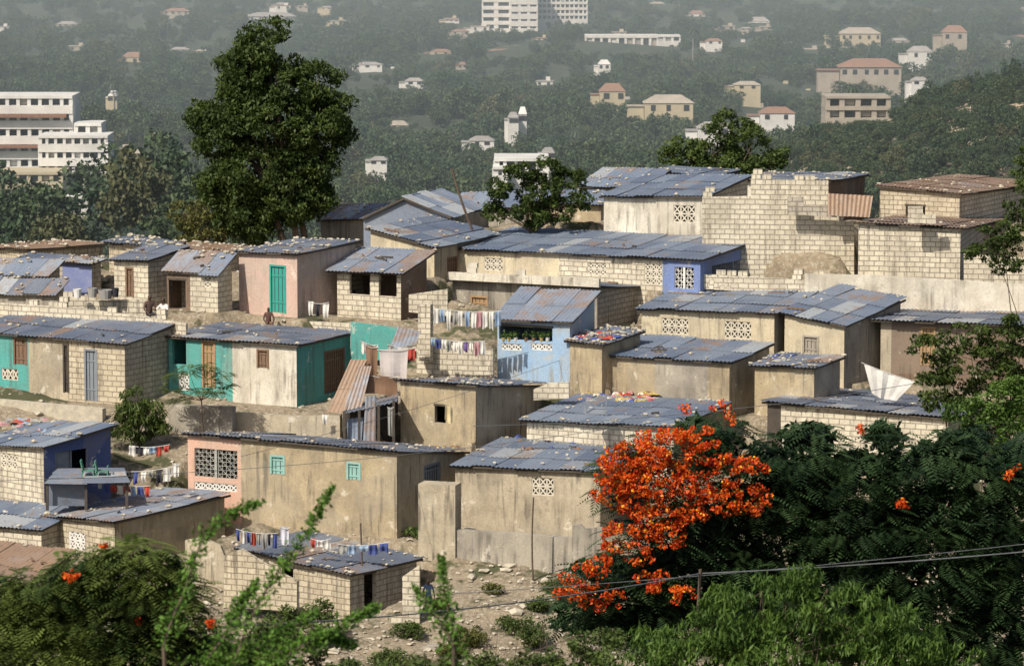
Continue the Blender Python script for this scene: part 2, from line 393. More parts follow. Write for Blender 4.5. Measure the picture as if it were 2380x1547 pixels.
# ------------------------------------------------------------ houses, back to front
H={}
H['a']=house('shanty_house',(735,512),(885,505),(935,470),560,y=163,front=[(9999,grey)],side=grey,roof=rB2,stones=20)
H['g2']=house('shanty_house',(1040,488),(1225,478),(1260,440),560,y=164,front=[(9999,grey)],side=grey,roof=rB,stones=3)
house('shanty_house',(1340,432),(1500,436),(1560,395),540,y=170,front=[(9999,blk2)],side=grey,roof=rB,stones=10)
house('shanty_house',(1500,400),(1660,408),(1720,395),520,y=172,front=[(9999,cream)],side=grey,roof=rB,stones=3)
house('shanty_house',(1220,470),(1400,474),(1440,445),540,y=162,front=[(9999,tan)],side=grey,roof=rB,stones=8)
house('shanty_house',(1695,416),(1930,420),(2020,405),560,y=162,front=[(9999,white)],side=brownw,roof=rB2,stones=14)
house('shanty_house',(2035,430),(2235,450),(2420,428),560,y=160,front=[(9999,blk3)],side=blk,roof=rX,stones=25,feats=[('F',2105,478,2150,505,'open')])
house('shanty_house',(1393,456),(1642,456),(1748,408),575,y=155,front=[(9999,white)],side=blk,roof=rB,th=24,
      feats=[('F',1565,476,1615,518,'lat',conc)],stones=4)
def gable(name,l,apex,r,bk,vb,y):
    th=math.radians(20); a=np.array([-math.cos(th),math.sin(th)]); b=np.array([math.sin(th),math.cos(th)])
    Cc=P(r[0],r[1],y); C=Cc[:2]; sl,zl=hit(C,a,*l); sa,za=hit(C,a,*apex); e=empty(name,Cc)
    depth=4.5; B=np.array([*b,0])*depth
    R=np.array([*C,Cc[2]]);A=np.array([*(C+a*sa),za]);Lp=np.array([*(C+a*sl),zl]); lo=P(r[0],vb,y)[2]
    o=-np.array([*b,0])*.15
    corrugated('corrugated_roof',R+o,R+B,A+o,A+B,rB,e) ; corrugated('corrugated_roof',Lp+o,Lp+B,A+o,A+B,rB2,e)
    mb=MB(); dz=np.array([0,0,.05]); R0=R.copy();R0[2]=lo;L0=Lp.copy();L0[2]=lo
    mb.face([L0,R0,R-dz,A-dz,Lp-dz],rR); mb.face([R0,R0+B,R+B-dz,R-dz],grey); mb.face([L0+B,L0,Lp-dz,Lp+B-dz],grey); mb.face([R0+B,L0+B,Lp+B-dz,A+B-dz,R+B-dz],grey)
    mb.build('walls',e); mb=MB(); mb.bar(A+o-dz,R+o-dz,.04,darkw); mb.bar(A+o-dz,Lp+o-dz,.04,darkw); mb.build('rafters',e)
gable('gabled_shed',(845,505),(942,458),(1052,503),None,580,158)
wallpoly('block_wall',[(1985,660),(1632,650),(1632,458),(1745,456),(1745,416),(1925,420),(1925,468),(1945,470),(1945,482),(1960,484),(1960,515),(1985,515)],151.5,blk,th=8,loose=.45)
wallpoly('block_wall',[(1945,505),(1868,500),(1830,500),(1830,458),(1868,458),(1868,478),(1900,478),(1945,482)],150.9,blk2,th=8,loose=.3)
wallpoly('block_wall',[(2175,520),(2110,518),(2110,480),(2145,480),(2145,500),(2175,498)],147.8,blk,th=8,loose=.5)
house('block_house',(1986,516),(2240,530),(2400,505),660,y=148.5,front=[(9999,blk)],side=blk2,roof=rX,th=14,stones=12)
wallpoly('block_wall',[(2380,600),(2240,590),(2240,670),(2380,680)][::-1],147.9,blk,th=10)
wallpoly('white_wall',[(2400,760),(1870,700),(1870,636),(2040,640),(2400,662)],146.5,white,th=10)
wallpoly('parapet_wall',[(1940,690),(1612,670),(1612,636),(1940,654)],148.0,blk,th=10,loose=.3)
house('shanty_house',(850,530),(1012,574),(1165,545),660,y=152,front=[(9999,cream)],side=tan2,roof=rB,th=30,stones=10,feats=[('S',1040,600,1062,665,'door',wood)])
H['long']=house('long_house',(1040,576),(1632,603),(1770,556),680,y=148.5,front=[(1300,cream),(1540,blk),(9999,blue2)],side=blue2,roof=rB,
   feats=[('F',1125,598,1168,630,'lat',conc),('F',1365,610,1408,640,'lat',conc),('F',1498,612,1538,662,'lat',conc),('F',1568,620,1612,672,'grille',whitep),('S',1655,618,1752,650,'grille',bgrey)],stones=5)
house('shanty_house',(242,560),(372,575),(432,563),640,y=155,front=[(9999,blk3)],side=blk3,roof=rB2,stones=25)
house('shanty_house',(-60,572),(60,578),(250,566),640,y=157,front=[(9999,blk3)],side=blk3,roof=rX,stones=28,th=50)
house('shanty_house',(370,580),(520,592),(600,575),640,y=155.5,front=[(9999,blk2)],side=blk3,roof=rX,stones=22)
tarp=simple('blue_tarp',(0.16,0.20,0.40),(0.24,0.27,0.43))
house('shanty_house',(40,600),(215,612),(246,600),690,y=152.5,front=[(145,blk2),(9999,tarp)],side=blk2,roof=rB2,stones=6)
house('shanty_house',(-80,638),(112,641),(150,603),700,y=150.5,front=[(9999,blk2)],side=blk2,roof=rR,stones=4)
house('shanty_house',(-100,680),(130,684),(160,648),740,y=148.6,front=[(9999,grey)],side=blk2,roof=rB2,stones=8)
house('block_house',(253,602),(345,604),(440,572),712,y=148.6,front=[(9999,blk)],side=blk,roof=rB2,th=34,feats=[('F',293,622,310,690,'door',wood),('S',400,610,420,690,'door',wood)],stones=4)
house('block_house',(378,630),(508,637),(548,590),725,y=147,front=[(442,brownw),(9999,blk)],side=blk,roof=rR,oh=.12,
   feats=[('F',392,650,432,722,'open'),('F',474,640,490,668,'lat',conc)],stones=4)
H['pink']=house('pink_house',(543,584),(692,589),(838,560),738,front=[(9999,pink)],side=pinkb,roof=rB2,th=34,
   feats=[('F',628,616,664,728,'door',teald)],stones=24)
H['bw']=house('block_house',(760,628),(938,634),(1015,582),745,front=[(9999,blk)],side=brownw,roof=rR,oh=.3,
   feats=[('F',812,636,860,686,'open'),('F',880,638,922,690,'open')],stones=2)
wallpoly('block_wall',[(1040,735),(950,725),(950,685),(1040,672)],146.2,blk,th=10)
H['grey']=house('stucco_house',(1040,642),(1392,666),(1540,664),780,y=146.6,front=[(9999,grey)],side=blk2,roof=rB2,
   feats=[('F',1095,688,1133,775,'door',woody)],stones=12)
wallpoly('parapet_wall',[(1392,668),(1040,650),(1040,632),(1392,648)],146.2,white,loose=.3)
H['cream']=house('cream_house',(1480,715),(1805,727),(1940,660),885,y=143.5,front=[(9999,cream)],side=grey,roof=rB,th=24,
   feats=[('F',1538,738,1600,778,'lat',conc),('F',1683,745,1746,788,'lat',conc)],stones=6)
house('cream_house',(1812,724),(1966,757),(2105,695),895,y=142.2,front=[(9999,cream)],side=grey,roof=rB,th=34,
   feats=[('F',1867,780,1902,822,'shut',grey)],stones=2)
H['porch']=house('porch_house',(2026,742),(2420,757),(2570,690),960,y=141.5,front=[(2072,tan2),(9999,brownw)],side=tan2,roof=rB2,th=20,oh=.3,
   feats=[('F',2142,760,2172,850,'door',woody)],stones=0)
H['lft']=house('turquoise_house',(-80,768),(292,798),(412,752),940,front=[(66,teal),(160,tan2),(9999,blk3)],side=blk2,roof=rB2,  # right side in a darker block, its shade put into the colour
   feats=[('F',32,782,62,848,'shut',wood),('F',4,855,42,884,'lat',conc),('F',147,800,160,912,'door',darkw),('F',197,812,226,932,'door',bgrey)],stones=10)
H['teal']=house('turquoise_house',(379,780),(692,802),(826,772),945,front=[(540,teal),(9999,white)],side=teal,roof=rB2,
   feats=[('F',400,786,433,848,'open'),('F',470,790,500,902,'door',woody),('F',415,866,440,908,'lat',whitep),('F',598,812,624,856,'shut',wood),('S',754,818,800,905,'door',wood)],stones=8)
wallpoly('parapet_wall',[(822,775),(500,762),(500,736),(822,752)],145.6,blk,loose=.15)
wallpoly('teal_wall',[(510,775),(433,770),(433,726),(510,729)],147.0,teal)
wallpoly('teal_wall',[(930,830),(815,845),(815,748),(930,762)],143.0,teal,th=5)
wallpoly('block_wall',[(432,790),(0,760),(0,704),(180,716),(340,737),(432,752)],142.9,blk,th=24,loose=.12)
H['lblue']=house('light_blue_house',(1142,742),(1330,748),(1396,676),892,y=141.5,front=[(9999,lblue)],side=lblue,roof=rR,th=24,oh=.18,
   feats=[('F',1160,756,1284,794,'open'),('F',1165,797,1212,815,'lat',whitep),('F',1236,797,1283,815,'lat',whitep)],stones=0)
H['stb']=house('stucco_house',(1312,790),(1402,800),(1500,768),905,y=140.6,front=[(9999,tan)],side=tan,roof=rB2,th=34,stones=26)
wallpoly('block_wall',[(1146,892),(968,880),(968,800),(1146,812)],141.8,blk,th=15,loose=.2)
wallpoly('block_pillar',[(1000,840),(972,838),(972,706),(1000,708)],141.9,blk,th=15,thick=.4)
H['r19']=house('stucco_house',(1386,824),(1700,842),(1800,797),970,y=138.8,front=[(1523,tan),(1645,grey),(9999,tan)],side=tan2,roof=rB,
   feats=[],stones=3)
H['r20']=house('stucco_house',(1742,848),(1896,853),(1965,828),975,y=137.6,front=[(9999,tan)],side=grey,roof=rB2,th=34,stones=14)
H['ctr']=house('stucco_house',(918,881),(1108,895),(1266,893),1065,y=136.2,front=[(9999,tan)],side=tan2,roof=rB2,th=34,
   feats=[('F',1010,942,1036,984,'open')],stones=14)
wallpoly('block_wall',[(1322,925),(1240,930),(1240,905),(1275,890),(1322,888)],138.5,blk,th=10,loose=.5)
H['r24']=house('stucco_house',(1212,974),(1570,992),(1700,935),1125,y=133.6,front=[(9999,blk)],side=tan,roof=rB,stones=14)
H['r23']=house('block_house',(1772,932),(2210,972),(2330,940),1100,y=133.0,front=[(1815,darkw),(9999,blk)],side=blk2,roof=rB2,th=22,stones=3)
H['l28']=house('blue_house',(-80,1032),(100,1038),(270,986),1190,y=131.5,front=[(9999,blk)],side=blue,roof=rB,th=42,
   feats=[('F',0,1050,40,1090,'lat',conc),('S',128,1052,206,1106,'win',bgrey)],stones=8)
H['r26']=house('pink_stucco_house',(423,1005),(926,1048),(1092,1048),1250,y=129.6,front=[(560,pinko),(9999,tan)],side=tan2,roof=rB2,th=26,
   feats=[('F',452,1040,552,1114,'grille',iron),('F',452,1118,550,1143,'lat',whitep),('F',629,1058,661,1103,'shut',aqua),('F',807,1074,837,1116,'shut',aqua),('S',986,1084,1022,1127,'shut',bgrey)],stones=10)
H['r27']=house('stucco_house',(1046,1080),(1402,1096),(1510,1032),1250,y=129.9,front=[(9999,tan2)],side=tan,roof=rB,th=18,
   feats=[('F',1236,1108,1287,1152,'lat',conc)],stones=10)
H['l29']=house('block_house',(103,1198),(265,1212),(535,1148),1310,y=127.6,front=[(9999,blk3)],side=tan,roof=rR,th=44,
   feats=[('F',160,1232,198,1280,'lat',whitep)],stones=10)
H['l30']=house('block_house',(-90,1215),(98,1230),(190,1180),1320,y=128.8,front=[(9999,blk)],side=blk2,roof=rB,stones=6)
H['l31']=house('shanty_house',(-140,1345),(50,1368),(175,1280),1500,y=123.4,front=[(9999,blk)],side=blk,roof=rX,stones=2)
H['b32']=house('block_house',(545,1270),(815,1334),(982,1296),1440,y=124.4,front=[(9999,blk3)],side=blk2,roof=rB2,th=36,
   feats=[('S',846,1336,874,1425,'open'),('F',655,1310,682,1375,'open')],stones=22)
wallpoly('retaining_wall',[(1332,1390),(1052,1370),(1052,1230),(1332,1250)],127.2,grey,th=16,thick=.3)
wallpoly('concrete_pillar',[(1058,1310),(972,1300),(972,1124),(1058,1128)],128.3,tan2,th=15,thick=.8)
wallpoly('stepped_block_wall',[(975,1470),(850,1530),(850,1480),(870,1480),(870,1458),(905,1458),(905,1430),(935,1430),(935,1340),(975,1312)],123.3,blk,th=10)
wallpoly('retaining_wall',[(238,985),(-40,975),(-40,925),(238,950)],138.6,stone,th=20,thick=.3)
wallpoly('retaining_wall',[(540,1015),(392,1010),(392,942),(540,946)],137.6,grey,th=15,thick=.4)
wallpoly('retaining_wall',[(790,1028),(545,1010),(545,958),(705,968),(790,965)],137.3,tan2,th=14,thick=.3)
wallpoly('ruined_wall',[(1400,1310),(1330,1310),(1330,1220),(1350,1218),(1360,1228),(1400,1225)],126.8,grey,th=5)
wallpoly('ruined_wall',[(525,1400),(430,1400),(430,1255),(470,1248),(512,1268),(525,1300)],126.0,tan2,th=15)
wallpoly('ruined_wall',[(690,1420),(520,1410),(520,1290),(560,1275),(600,1300),(650,1330),(690,1350)],123.0,blk3,th=22)
wallpoly('low_stone_wall',[(1330,1450),(1060,1440),(1060,1412),(1200,1405),(1330,1418)],124.5,stone,th=12,thick=.35)
wallpoly('low_stone_wall',[(1020,1547),(815,1560),(815,1520),(1020,1500)],121.5,grey,th=10,thick=.5)
sh=empty('scrap_metal_shelter',P(860,1030,137.5))
def sheet(pts,y,mat,parent,name='metal_sheet'):
    c=[P(p[0],p[1],p[2] if len(p)>2 else y) for p in pts]; corrugated(name,c[0],c[1],c[2],c[3],mat,parent,messy=.5)
sheet([(762,955,137.6),(800,958,137.4),(815,838,138.6),(850,838,138.6)],138,rX,sh)
sheet([(795,960,137.4),(835,955,137.4),(835,850,138.2),(862,850,138.2)],138,rR,sh)
sheet([(808,1030,136.6),(865,1028,136.6),(808,975,136.7),(865,970,136.7)],137,rB,sh)
sheet([(845,1030,136.4),(870,1032,136.4),(850,925,136.4),(872,922,136.4)],137,rR,sh)
sheet([(795,962,136.4),(920,935,136.4),(805,948,138.6),(925,915,138.6)],137,rB2,sh)
sheet([(905,812,139.5),(965,800,139.5),(925,760,141),(975,770,141)],137,rR,sh)
mb=MB()
for (u,v0,v1) in ((800,1030,955),(835,1032,952),(880,1032,940),(915,1032,930)): mb.bar(P(u,v0,136.4),P(u,v1,136.4),.05,darkw)
mb.face([P(800,1040,138.6),P(925,1040,138.6),P(925,920,138.6),P(800,955,138.6)],darkw); mb.build('posts',sh)
ls=empty('leaning_metal_sheets',P(1980,500,152)); sheet([(1925,500,150.6),(2018,505,150.6),(1925,452,151),(2025,458,151)],151,rX,ls)
# ------------------------------------------------------------ terrain
py=[-400,-60,0,20,50,80,104,112]; pz=[12,1,-4,-9.5,-19,-26,-28.5,-28]
for v in range(1580,380,-40):
    if yg(v)<153.5: py.append(yg(v)); pz.append(P(1190,v,yg(v))[2])
py+=[158,163,172,186,215,260,400,640,1000,1700,2200,2900,4200,7000]; pz+=[-14.6,-15,-16.5,-21,-34,-46,-52,-53.1,-63.4,-67.7,-66,10,280,420]
py=np.array(py);pz=np.array(pz)
def sm(x,a,b):
    t=np.clip((x-a)/(b-a),0,1); return t*t*(3-2*t)
def base(x,y):
    z=np.interp(y,py,pz)
    z=z-1.8*sm(-x,-2,12)*sm(y,143,154)*(1-sm(y,230,400))
    z=z+27*np.exp(-((x-85)/40)**2/2-((y-480)/95)**2/2)
    amp=sm(y,250,600)
    z=z+amp*(2.5*np.sin(x*.021+1)*np.cos(y*.013)+1.5*np.sin(x*.05+y*.03))
    z=z+0.10*np.sin(x*1.7+y*.9)*np.sin(y*1.3)+0.05*np.sin(x*4.1)*np.sin(y*3.7)
    return z
xs=np.concatenate([np.array([-6000,-3500,-2000,-1200,-800,-500]),np.arange(-350,-36,14),np.arange(-34,34,.3),np.arange(36,351,14),np.array([500,800,1200,2000,3500,6000])])
ys=np.concatenate([np.array([-400,-200,-60]),np.arange(-20,114,3.),np.arange(114,176,.3),np.arange(177,260,4.),np.arange(262,1000,16.),np.arange(1000,2300,40.),np.array([2500,2900,3500,4200,5500,7000])])
X,Y=np.meshgrid(xs,ys); Z=base(X,Y)
inside=np.full(X.shape,1e9); wsum=np.zeros(X.shape); zsum=np.zeros(X.shape)
for (C,a,b,la,lb,z0) in TERR:
    s=(X-C[0])*a[0]+(Y-C[1])*a[1]; t=(X-C[0])*b[0]+(Y-C[1])*b[1]
    dx=np.maximum(np.maximum(-s,s-la),0); dy=np.maximum(np.maximum(-t,t-lb),0); d=np.hypot(dx,dy)
    inside=np.where(d<0.4,np.minimum(inside,z0-0.03),inside)
    w=1-sm(d,0.5,1.3); w=w*w; wsum+=w; zsum+=w*(z0-.03)
blend=np.clip(wsum,0,1); Zt=np.where(wsum>1e-6,zsum/np.maximum(wsum,1e-6),0)
Z=Z*(1-blend)+Zt*blend
Z=np.where(inside<1e8,inside,Z)
def gz(x,y):
    i=np.clip(np.searchsorted(ys,y)-1,0,len(ys)-2); j=np.clip(np.searchsorted(xs,x)-1,0,len(xs)-2)
    fy=(y-ys[i])/(ys[i+1]-ys[i]); fx=(x-xs[j])/(xs[j+1]-xs[j])
    return float(Z[i,j]*(1-fx)*(1-fy)+Z[i,j+1]*fx*(1-fy)+Z[i+1,j]*(1-fx)*fy+Z[i+1,j+1]*fx*fy)
idx=np.arange(X.size).reshape(X.shape)
Q=np.stack([idx[:-1,:-1],idx[:-1,1:],idx[1:,1:],idx[1:,:-1]],-1).reshape(-1,4)
m,nt,b=newmat('ground_earth'); co=objco(nt); sx=N(nt,'ShaderNodeSeparateXYZ'); nt.links.new(co,sx.inputs[0])
dirt=mix(nt,ramp(nt,noisef(nt,co,1.3,6,0.75),.35,.65),(0.36,0.29,0.20),(0.20,0.16,0.11))
dirt=mix(nt,ramp(nt,noisef(nt,co,7,5,.8),.5,.62),dirt,(0.45,0.40,0.31))
dirt=mix(nt,ramp(nt,noisef(nt,co,0.45,4,.7),.53,.60),dirt,(0.08,0.085,0.04))
grass=mix(nt,ramp(nt,noisef(nt,co,0.12,7,.75),.4,.6),(0.018,0.030,0.013),(0.045,0.058,0.028))
grass=mix(nt,ramp(nt,noisef(nt,co,0.05,7,.8),.62,.66),grass,(0.16,0.14,0.09))
sand=mix(nt,ramp(nt,noisef(nt,co,0.35,5,.7),.4,.6),(0.50,0.40,0.29),(0.33,0.28,0.20))
sm_=ramp(nt,noisef(nt,co,0.09,8,.72),.50,.55)
xm=ramp(nt,sx.outputs[0],26,38); ym=math_(nt,'MULTIPLY',ramp(nt,sx.outputs[1],380,400),math_(nt,'SUBTRACT',1.0,ramp(nt,sx.outputs[1],560,600)))
grass=mix(nt,math_(nt,'MULTIPLY',math_(nt,'MULTIPLY',sm_,xm),ym),grass,sand)
c=mix(nt,ramp(nt,sx.outputs[1],162,170),dirt,grass)
c=mix(nt,ramp(nt,sx.outputs[1],118,108),c,(0.05,0.06,0.03))
nt.links.new(c,b.inputs['Base Color']); b.inputs['Roughness'].default_value=1
bump(nt,b,noisef(nt,co,5,6,.8),.9,.12)
me=npmesh('ground',np.stack([X,Y,Z],-1).reshape(-1,3),Q,m,smooth=True); link(bpy.data.objects.new('ground',me))
ps=[];sz=[]
for i in range(4200):
    y=random.uniform(119,158) if random.random()<.6 else random.uniform(119,128); x=random.uniform(-.155,.155)*y; ps.append((x,y,gz(x,y)+.02)); sz.append(random.uniform(.04,.13) if random.random()<.93 else random.uniform(.13,.3))
rocks('rubble_stones',ps,sz,stone)
# ------------------------------------------------------------ foliage
def leafverts(pts,size,aspect,up=.5,droop=0.0,rg=rng):
    n=len(pts); nr=rg.normal(size=(n,3)); nr[:,2]+=up*2; nr/=np.linalg.norm(nr,axis=1)[:,None]
    t=rg.normal(size=(n,3)); t[:,2]-=droop*2; t-=nr*np.sum(t*nr,1)[:,None]; t/=np.linalg.norm(t,axis=1)[:,None]+1e-9
    w=np.cross(nr,t); s=(size*rg.uniform(.6,1.35,n))[:,None]
    v=np.stack([pts-t*s,pts+w*s*aspect+nr*s*.12,pts+t*s,pts-w*s*aspect+nr*s*.12],1).reshape(-1,3)
    return v,np.arange(4*n).reshape(n,4)
def clumps(blobs,per,rs,leaves,rg=rng,flat=.75,cov=.9):
    out=[];sh=[];cs=[]
    for c,r in blobs:
        vol=(r[0]*r[1]*r[2])**(1/3)
        k=max(4,int(per*(vol/rs)**2))
        d=rg.normal(size=(k,3)); d/=np.linalg.norm(d,axis=1)[:,None]; rad=rg.uniform(.45,1.0,k)**.6
        cc=np.array(c)+d*rad[:,None]*np.array(r)*cov
        for q in cc:
            rr=rs*rg.uniform(.55,1.25); n=max(8,int(leaves*rg.uniform(.6,1.4)*(rr/rs)**2))
            e=rg.normal(size=(n,3)); e/=np.linalg.norm(e,axis=1)[:,None]; e*=rg.uniform(.5,1.05,n)[:,None]*rr; e[:,2]*=flat
            out.append(q+e); base_=rg.uniform(0,.6); sh.append(np.clip(base_+rg.uniform(0,.4,n),0,1)); cs.append(q)
    return np.vstack(out),np.concatenate(sh),cs
def tube(mb,p,q,r0,r1,mat,n=7,bend=.08):
    p=np.array(p,float);q=np.array(q,float);k=6;L=np.linalg.norm(q-p); off=np.array([random.uniform(-1,1),random.uniform(-1,1),random.uniform(-.3,.3)])*L*bend
    prev=None
    for i in range(k+1):
        t=i/k; c=p+(q-p)*t+off*math.sin(math.pi*t); r=r0+(r1-r0)*t
        d=(q-p)/L; u=np.cross(d,(0.3,1,.2)); u/=np.linalg.norm(u); w=np.cross(u,d)
        ring=[c+(u*math.cos(2*math.pi*j/n)+w*math.sin(2*math.pi*j/n))*r for j in range(n)]
        if prev:
            for j in range(n): mb.face([prev[j],prev[(j+1)%n],ring[(j+1)%n],ring[j]],mat)
        prev=ring
def pxblobs(bl,y,dep=1.0):
    out=[]
    for b_ in bl:
        yy=y+(b_[4] if len(b_)>4 else 0); k=yy/F
        out.append((P(b_[0],b_[1],yy),(b_[2]*k,(b_[2]+b_[3])/2*k*dep,b_[3]*k)))
    return out
def tree(name,bl,y,base_uv,mat,per=3.2,rs=.55,leaves=60,size=.09,aspect=.45,trunk=.2,nl=7,droop=0,dep=1.,flat=.75,stems=1,cov=.9,up=.5):
    blobs=pxblobs(bl,y,dep); bp=P(base_uv[0],base_uv[1],y); bz=gz(bp[0],bp[1]); bp=np.array([bp[0],bp[1],bz-.2])
    e=empty(name,bp); pts,shd,cs=clumps(blobs,per,rs,leaves,flat=flat,cov=cov)
    v,q=leafverts(pts,size,aspect,droop=droop,up=up); me=npmesh('foliage',v,q,mat,np.repeat(shd,4)); link(bpy.data.objects.new('foliage',me),e)
    mb=MB(); cen=np.mean([b_[0] for b_ in blobs],0); 
    for s in range(stems):
        b2=bp+np.array([random.uniform(-.3,.3),random.uniform(-.3,.3),0])*(stems>1)
        fork=b2+(cen-b2)*.55+np.array([random.uniform(-.5,.5)*(stems>1),0,0]); tube(mb,b2,fork,trunk/math.sqrt(stems),trunk*.65/math.sqrt(stems),bark)
        for i in range(nl):
            c=blobs[(i+s)%len(blobs)][0]+np.array([random.uniform(-.3,.3) for _ in range(3)])
            tube(mb,fork,c,trunk*.35,trunk*.08,bark)
            for j in range(3):
                c2=cs[random.randrange(len(cs))]
                if np.linalg.norm(c2-c)<2: tube(mb,c,c2,trunk*.1,trunk*.03,bark,5)
    mb.build('trunk_and_limbs',e,True); return e
lf_dark=leafmat('leaf_dark',(0.020,0.040,0.008),(0.085,0.125,0.026))
lf_mid=leafmat('leaf_mid',(0.035,0.06,0.014),(0.12,0.17,0.04))
lf_olive=leafmat('leaf_olive',(0.07,0.08,0.02),(0.16,0.16,0.045))
lf_bright=leafmat('leaf_bright',(0.03,0.07,0.012),(0.13,0.22,0.04),.3)
lf_flam=leafmat('leaf_flamboyant',(0.012,0.030,0.012),(0.045,0.085,0.028),.2)
lf_flower=leafmat('flower_orange',(0.50,0.028,0.004),(0.85,0.17,0.015),.3)
lf_yel=leafmat('flower_yellow',(0.85,0.35,0.02),(0.9,0.5,0.05),.2)
tree('large_shade_tree',[(605,120,62,75),(640,70,35,40),(570,170,70,60),(660,190,100,80),(745,190,50,60),(560,240,90,80),(470,270,38,30),(640,290,130,100),(740,290,75,90),(510,330,70,80),
  (780,310,38,50),(600,400,140,90),(510,420,60,70),(720,400,70,80),(560,480,85,60),(650,470,110,60),(730,460,50,50),(590,530,75,40),(540,500,60,50),(450,250,25,18),(800,240,22,20),(560,110,25,30)],161,(700,560),lf_dark,per=5.0,rs=.45,leaves=95,size=.105,trunk=.3,stems=3,up=.3,droop=.6)
tree('small_crest_tree',[(1160,440,32,24),(1150,490,30,20),(1210,405,40,26),(1270,395,44,26),(1325,415,38,26),(1250,450,50,30),(1295,490,52,30),(1220,490,40,22),(1350,465,24,20),(1260,515,36,16)],157,(1250,545),lf_dark,per=3.6,rs=.26,leaves=80,size=.085,trunk=.10,stems=2,nl=8,cov=1.0)
tree('acacia_tree',[(1700,300,60,40),(1740,320,40,28),(1590,345,50,24),(1660,350,60,30),(1740,370,70,26),(1800,370,40,22),(1600,375,60,20),(1560,360,25,18),(1700,385,90,22)],178,(1690,420),lf_mid,per=3.8,rs=.36,leaves=75,size=.10,trunk=.14,stems=2,nl=7,cov=1.0)
tree('olive_bush',[(440,500,50,40),(500,480,50,50),(540,520,60,40),(470,550,70,30),(560,480,40,30)],166,(500,600),lf_olive,per=3.6,rs=.4,leaves=90,size=.09,trunk=.12,stems=3)
tree('courtyard_tree',[(310,935,45,30),(340,960,40,35),(290,975,35,35),(330,1000,45,35),(265,1000,20,20),(370,975,20,25)],136.5,(325,1060),lf_mid,per=3.2,rs=.3,leaves=60,size=.17,aspect=.16,trunk=.08,droop=1.2)
tree('yard_bush',[(660,1430,40,30),(720,1440,50,35),(760,1420,35,30),(640,1470,40,30)],121.5,(700,1500),lf_mid,per=2.8,rs=.25,leaves=60,size=.07,trunk=.05,stems=2)
tree('right_edge_tree',[(2180,810,60,45),(2250,790,60,40),(2330,810,60,50),(2230,870,80,40),(2330,880,70,50),(2160,900,50,30),(2290,930,80,35),(2380,860,60,90),(2200,950,60,30),(2350,760,50,25)],112,(2300,1200),lf_dark,per=3.4,rs=.33,leaves=80,size=.08,trunk=.14,flat=.5,nl=5,cov=1.0)
tree('flowering_edge_tree',[(2330,540,60,30),(2300,590,60,28),(2370,580,40,40),(2390,480,50,50),(2385,390,30,60),(2340,620,40,25)],118,(2500,900),lf_dark,per=3.6,rs=.3,leaves=80,size=.075,trunk=.10,flat=.5,nl=4,cov=1.0)
def fronds(name,blobs,per,mat,parent,flen=.5,pairs=10,lsize=.06,density=1.0,droop=.35):
    cen=[];sh=[];pp=[]
    for c,r in blobs:
        k=int(per*density*(r[0]*r[1]*r[2])**(2/3)*30)
        d=rng.normal(size=(k,3)); d/=np.linalg.norm(d,axis=1)[:,None]; q=np.array(c)+d*np.array(r)*(rng.uniform(.35,1,k)**.5)[:,None]
        q+=rng.normal(size=(k,3))*.06; pp.append(q); sh.append(np.clip(.5+.5*np.sin(q[:,0]*2.3+q[:,2]*3.1)*.6+rng.uniform(-.4,.4,k),0,1))
        dd=d.copy(); dd[:,2]=-.1; cen.append(dd)
    pp=np.vstack(pp);sh=np.concatenate(sh);dd=np.vstack(cen)+rng.normal(size=(len(pp),3))*.5; dd[:,2]*=.4; dd/=np.linalg.norm(dd,axis=1)[:,None]
    n=len(pp); w=np.cross(dd,np.array([0,0,1.])); w/=np.linalg.norm(w,axis=1)[:,None]+1e-9; VV=[];
    fl=flen*rng.uniform(.7,1.3,n)
    for i in range(pairs):
        t=(i+.6)/pairs; c=pp+dd*(fl*t)[:,None]; c=c.copy(); c[:,2]-=droop*fl*t*t
        ln=lsize*3.3*math.sin(math.pi*(.15+.8*t))
        for sgn in (-1,1):
            tip=c+w*sgn*ln+dd*(ln*.35); tip[:,2]-=ln*.25; wd=dd*(flen/pairs*.42)
            mid=(c+tip)/2
            VV.append(np.stack([c,mid+wd,tip,mid-wd],1))
    A=np.stack(VV,1).reshape(-1,3); s4=np.repeat(sh,pairs*2*4)
    me=npmesh('fronds',A,np.arange(len(A)).reshape(-1,4),mat,s4); return link(bpy.data.objects.new('fronds',me),parent)
yb=85; bp=P(1900,1547,yb); fl=empty('flamboyant_tree',(bp[0],bp[1],gz(bp[0],bp[1])))
greenb=[(1660,985,60,35),(1700,1040,110,50),(1850,1060,130,50),(1990,1100,150,60),(2150,1070,120,50),(2280,1110,130,80),(1800,1160,160,80),(1960,1220,190,90),(2150,1200,170,90),(2320,1230,120,100),
 (1600,1240,130,90),(1720,1300,160,80),(1440,1330,120,60),(1500,1430,150,80),(1900,1340,210,80),(2150,1330,190,90),(2330,1360,120,100),(1350,1420,70,50),(2050,1450,220,80),(2300,1480,150,90),(2230,1010,60,30),(1750,1420,180,80),(1560,1340,120,70),(2380,1100,60,90),(2080,1000,50,18),(1900,1000,50,20)]
gb=pxblobs(greenb,yb,1.2)
fronds('fronds',gb,6.0,lf_flam,fl,flen=.55,pairs=8,lsize=.062)
pts,shd,_=clumps([(c+np.array([0,.9,-.25]),(r[0]*.9,r[1]*.8,r[2]*.9)) for c,r in gb],4.0,.45,100,flat=.6); v,q=leafverts(pts,.14,.5); link(bpy.data.objects.new('inner_foliage',npmesh('inner_foliage',v,q,lf_flam,np.repeat(shd*.5,4))),fl)
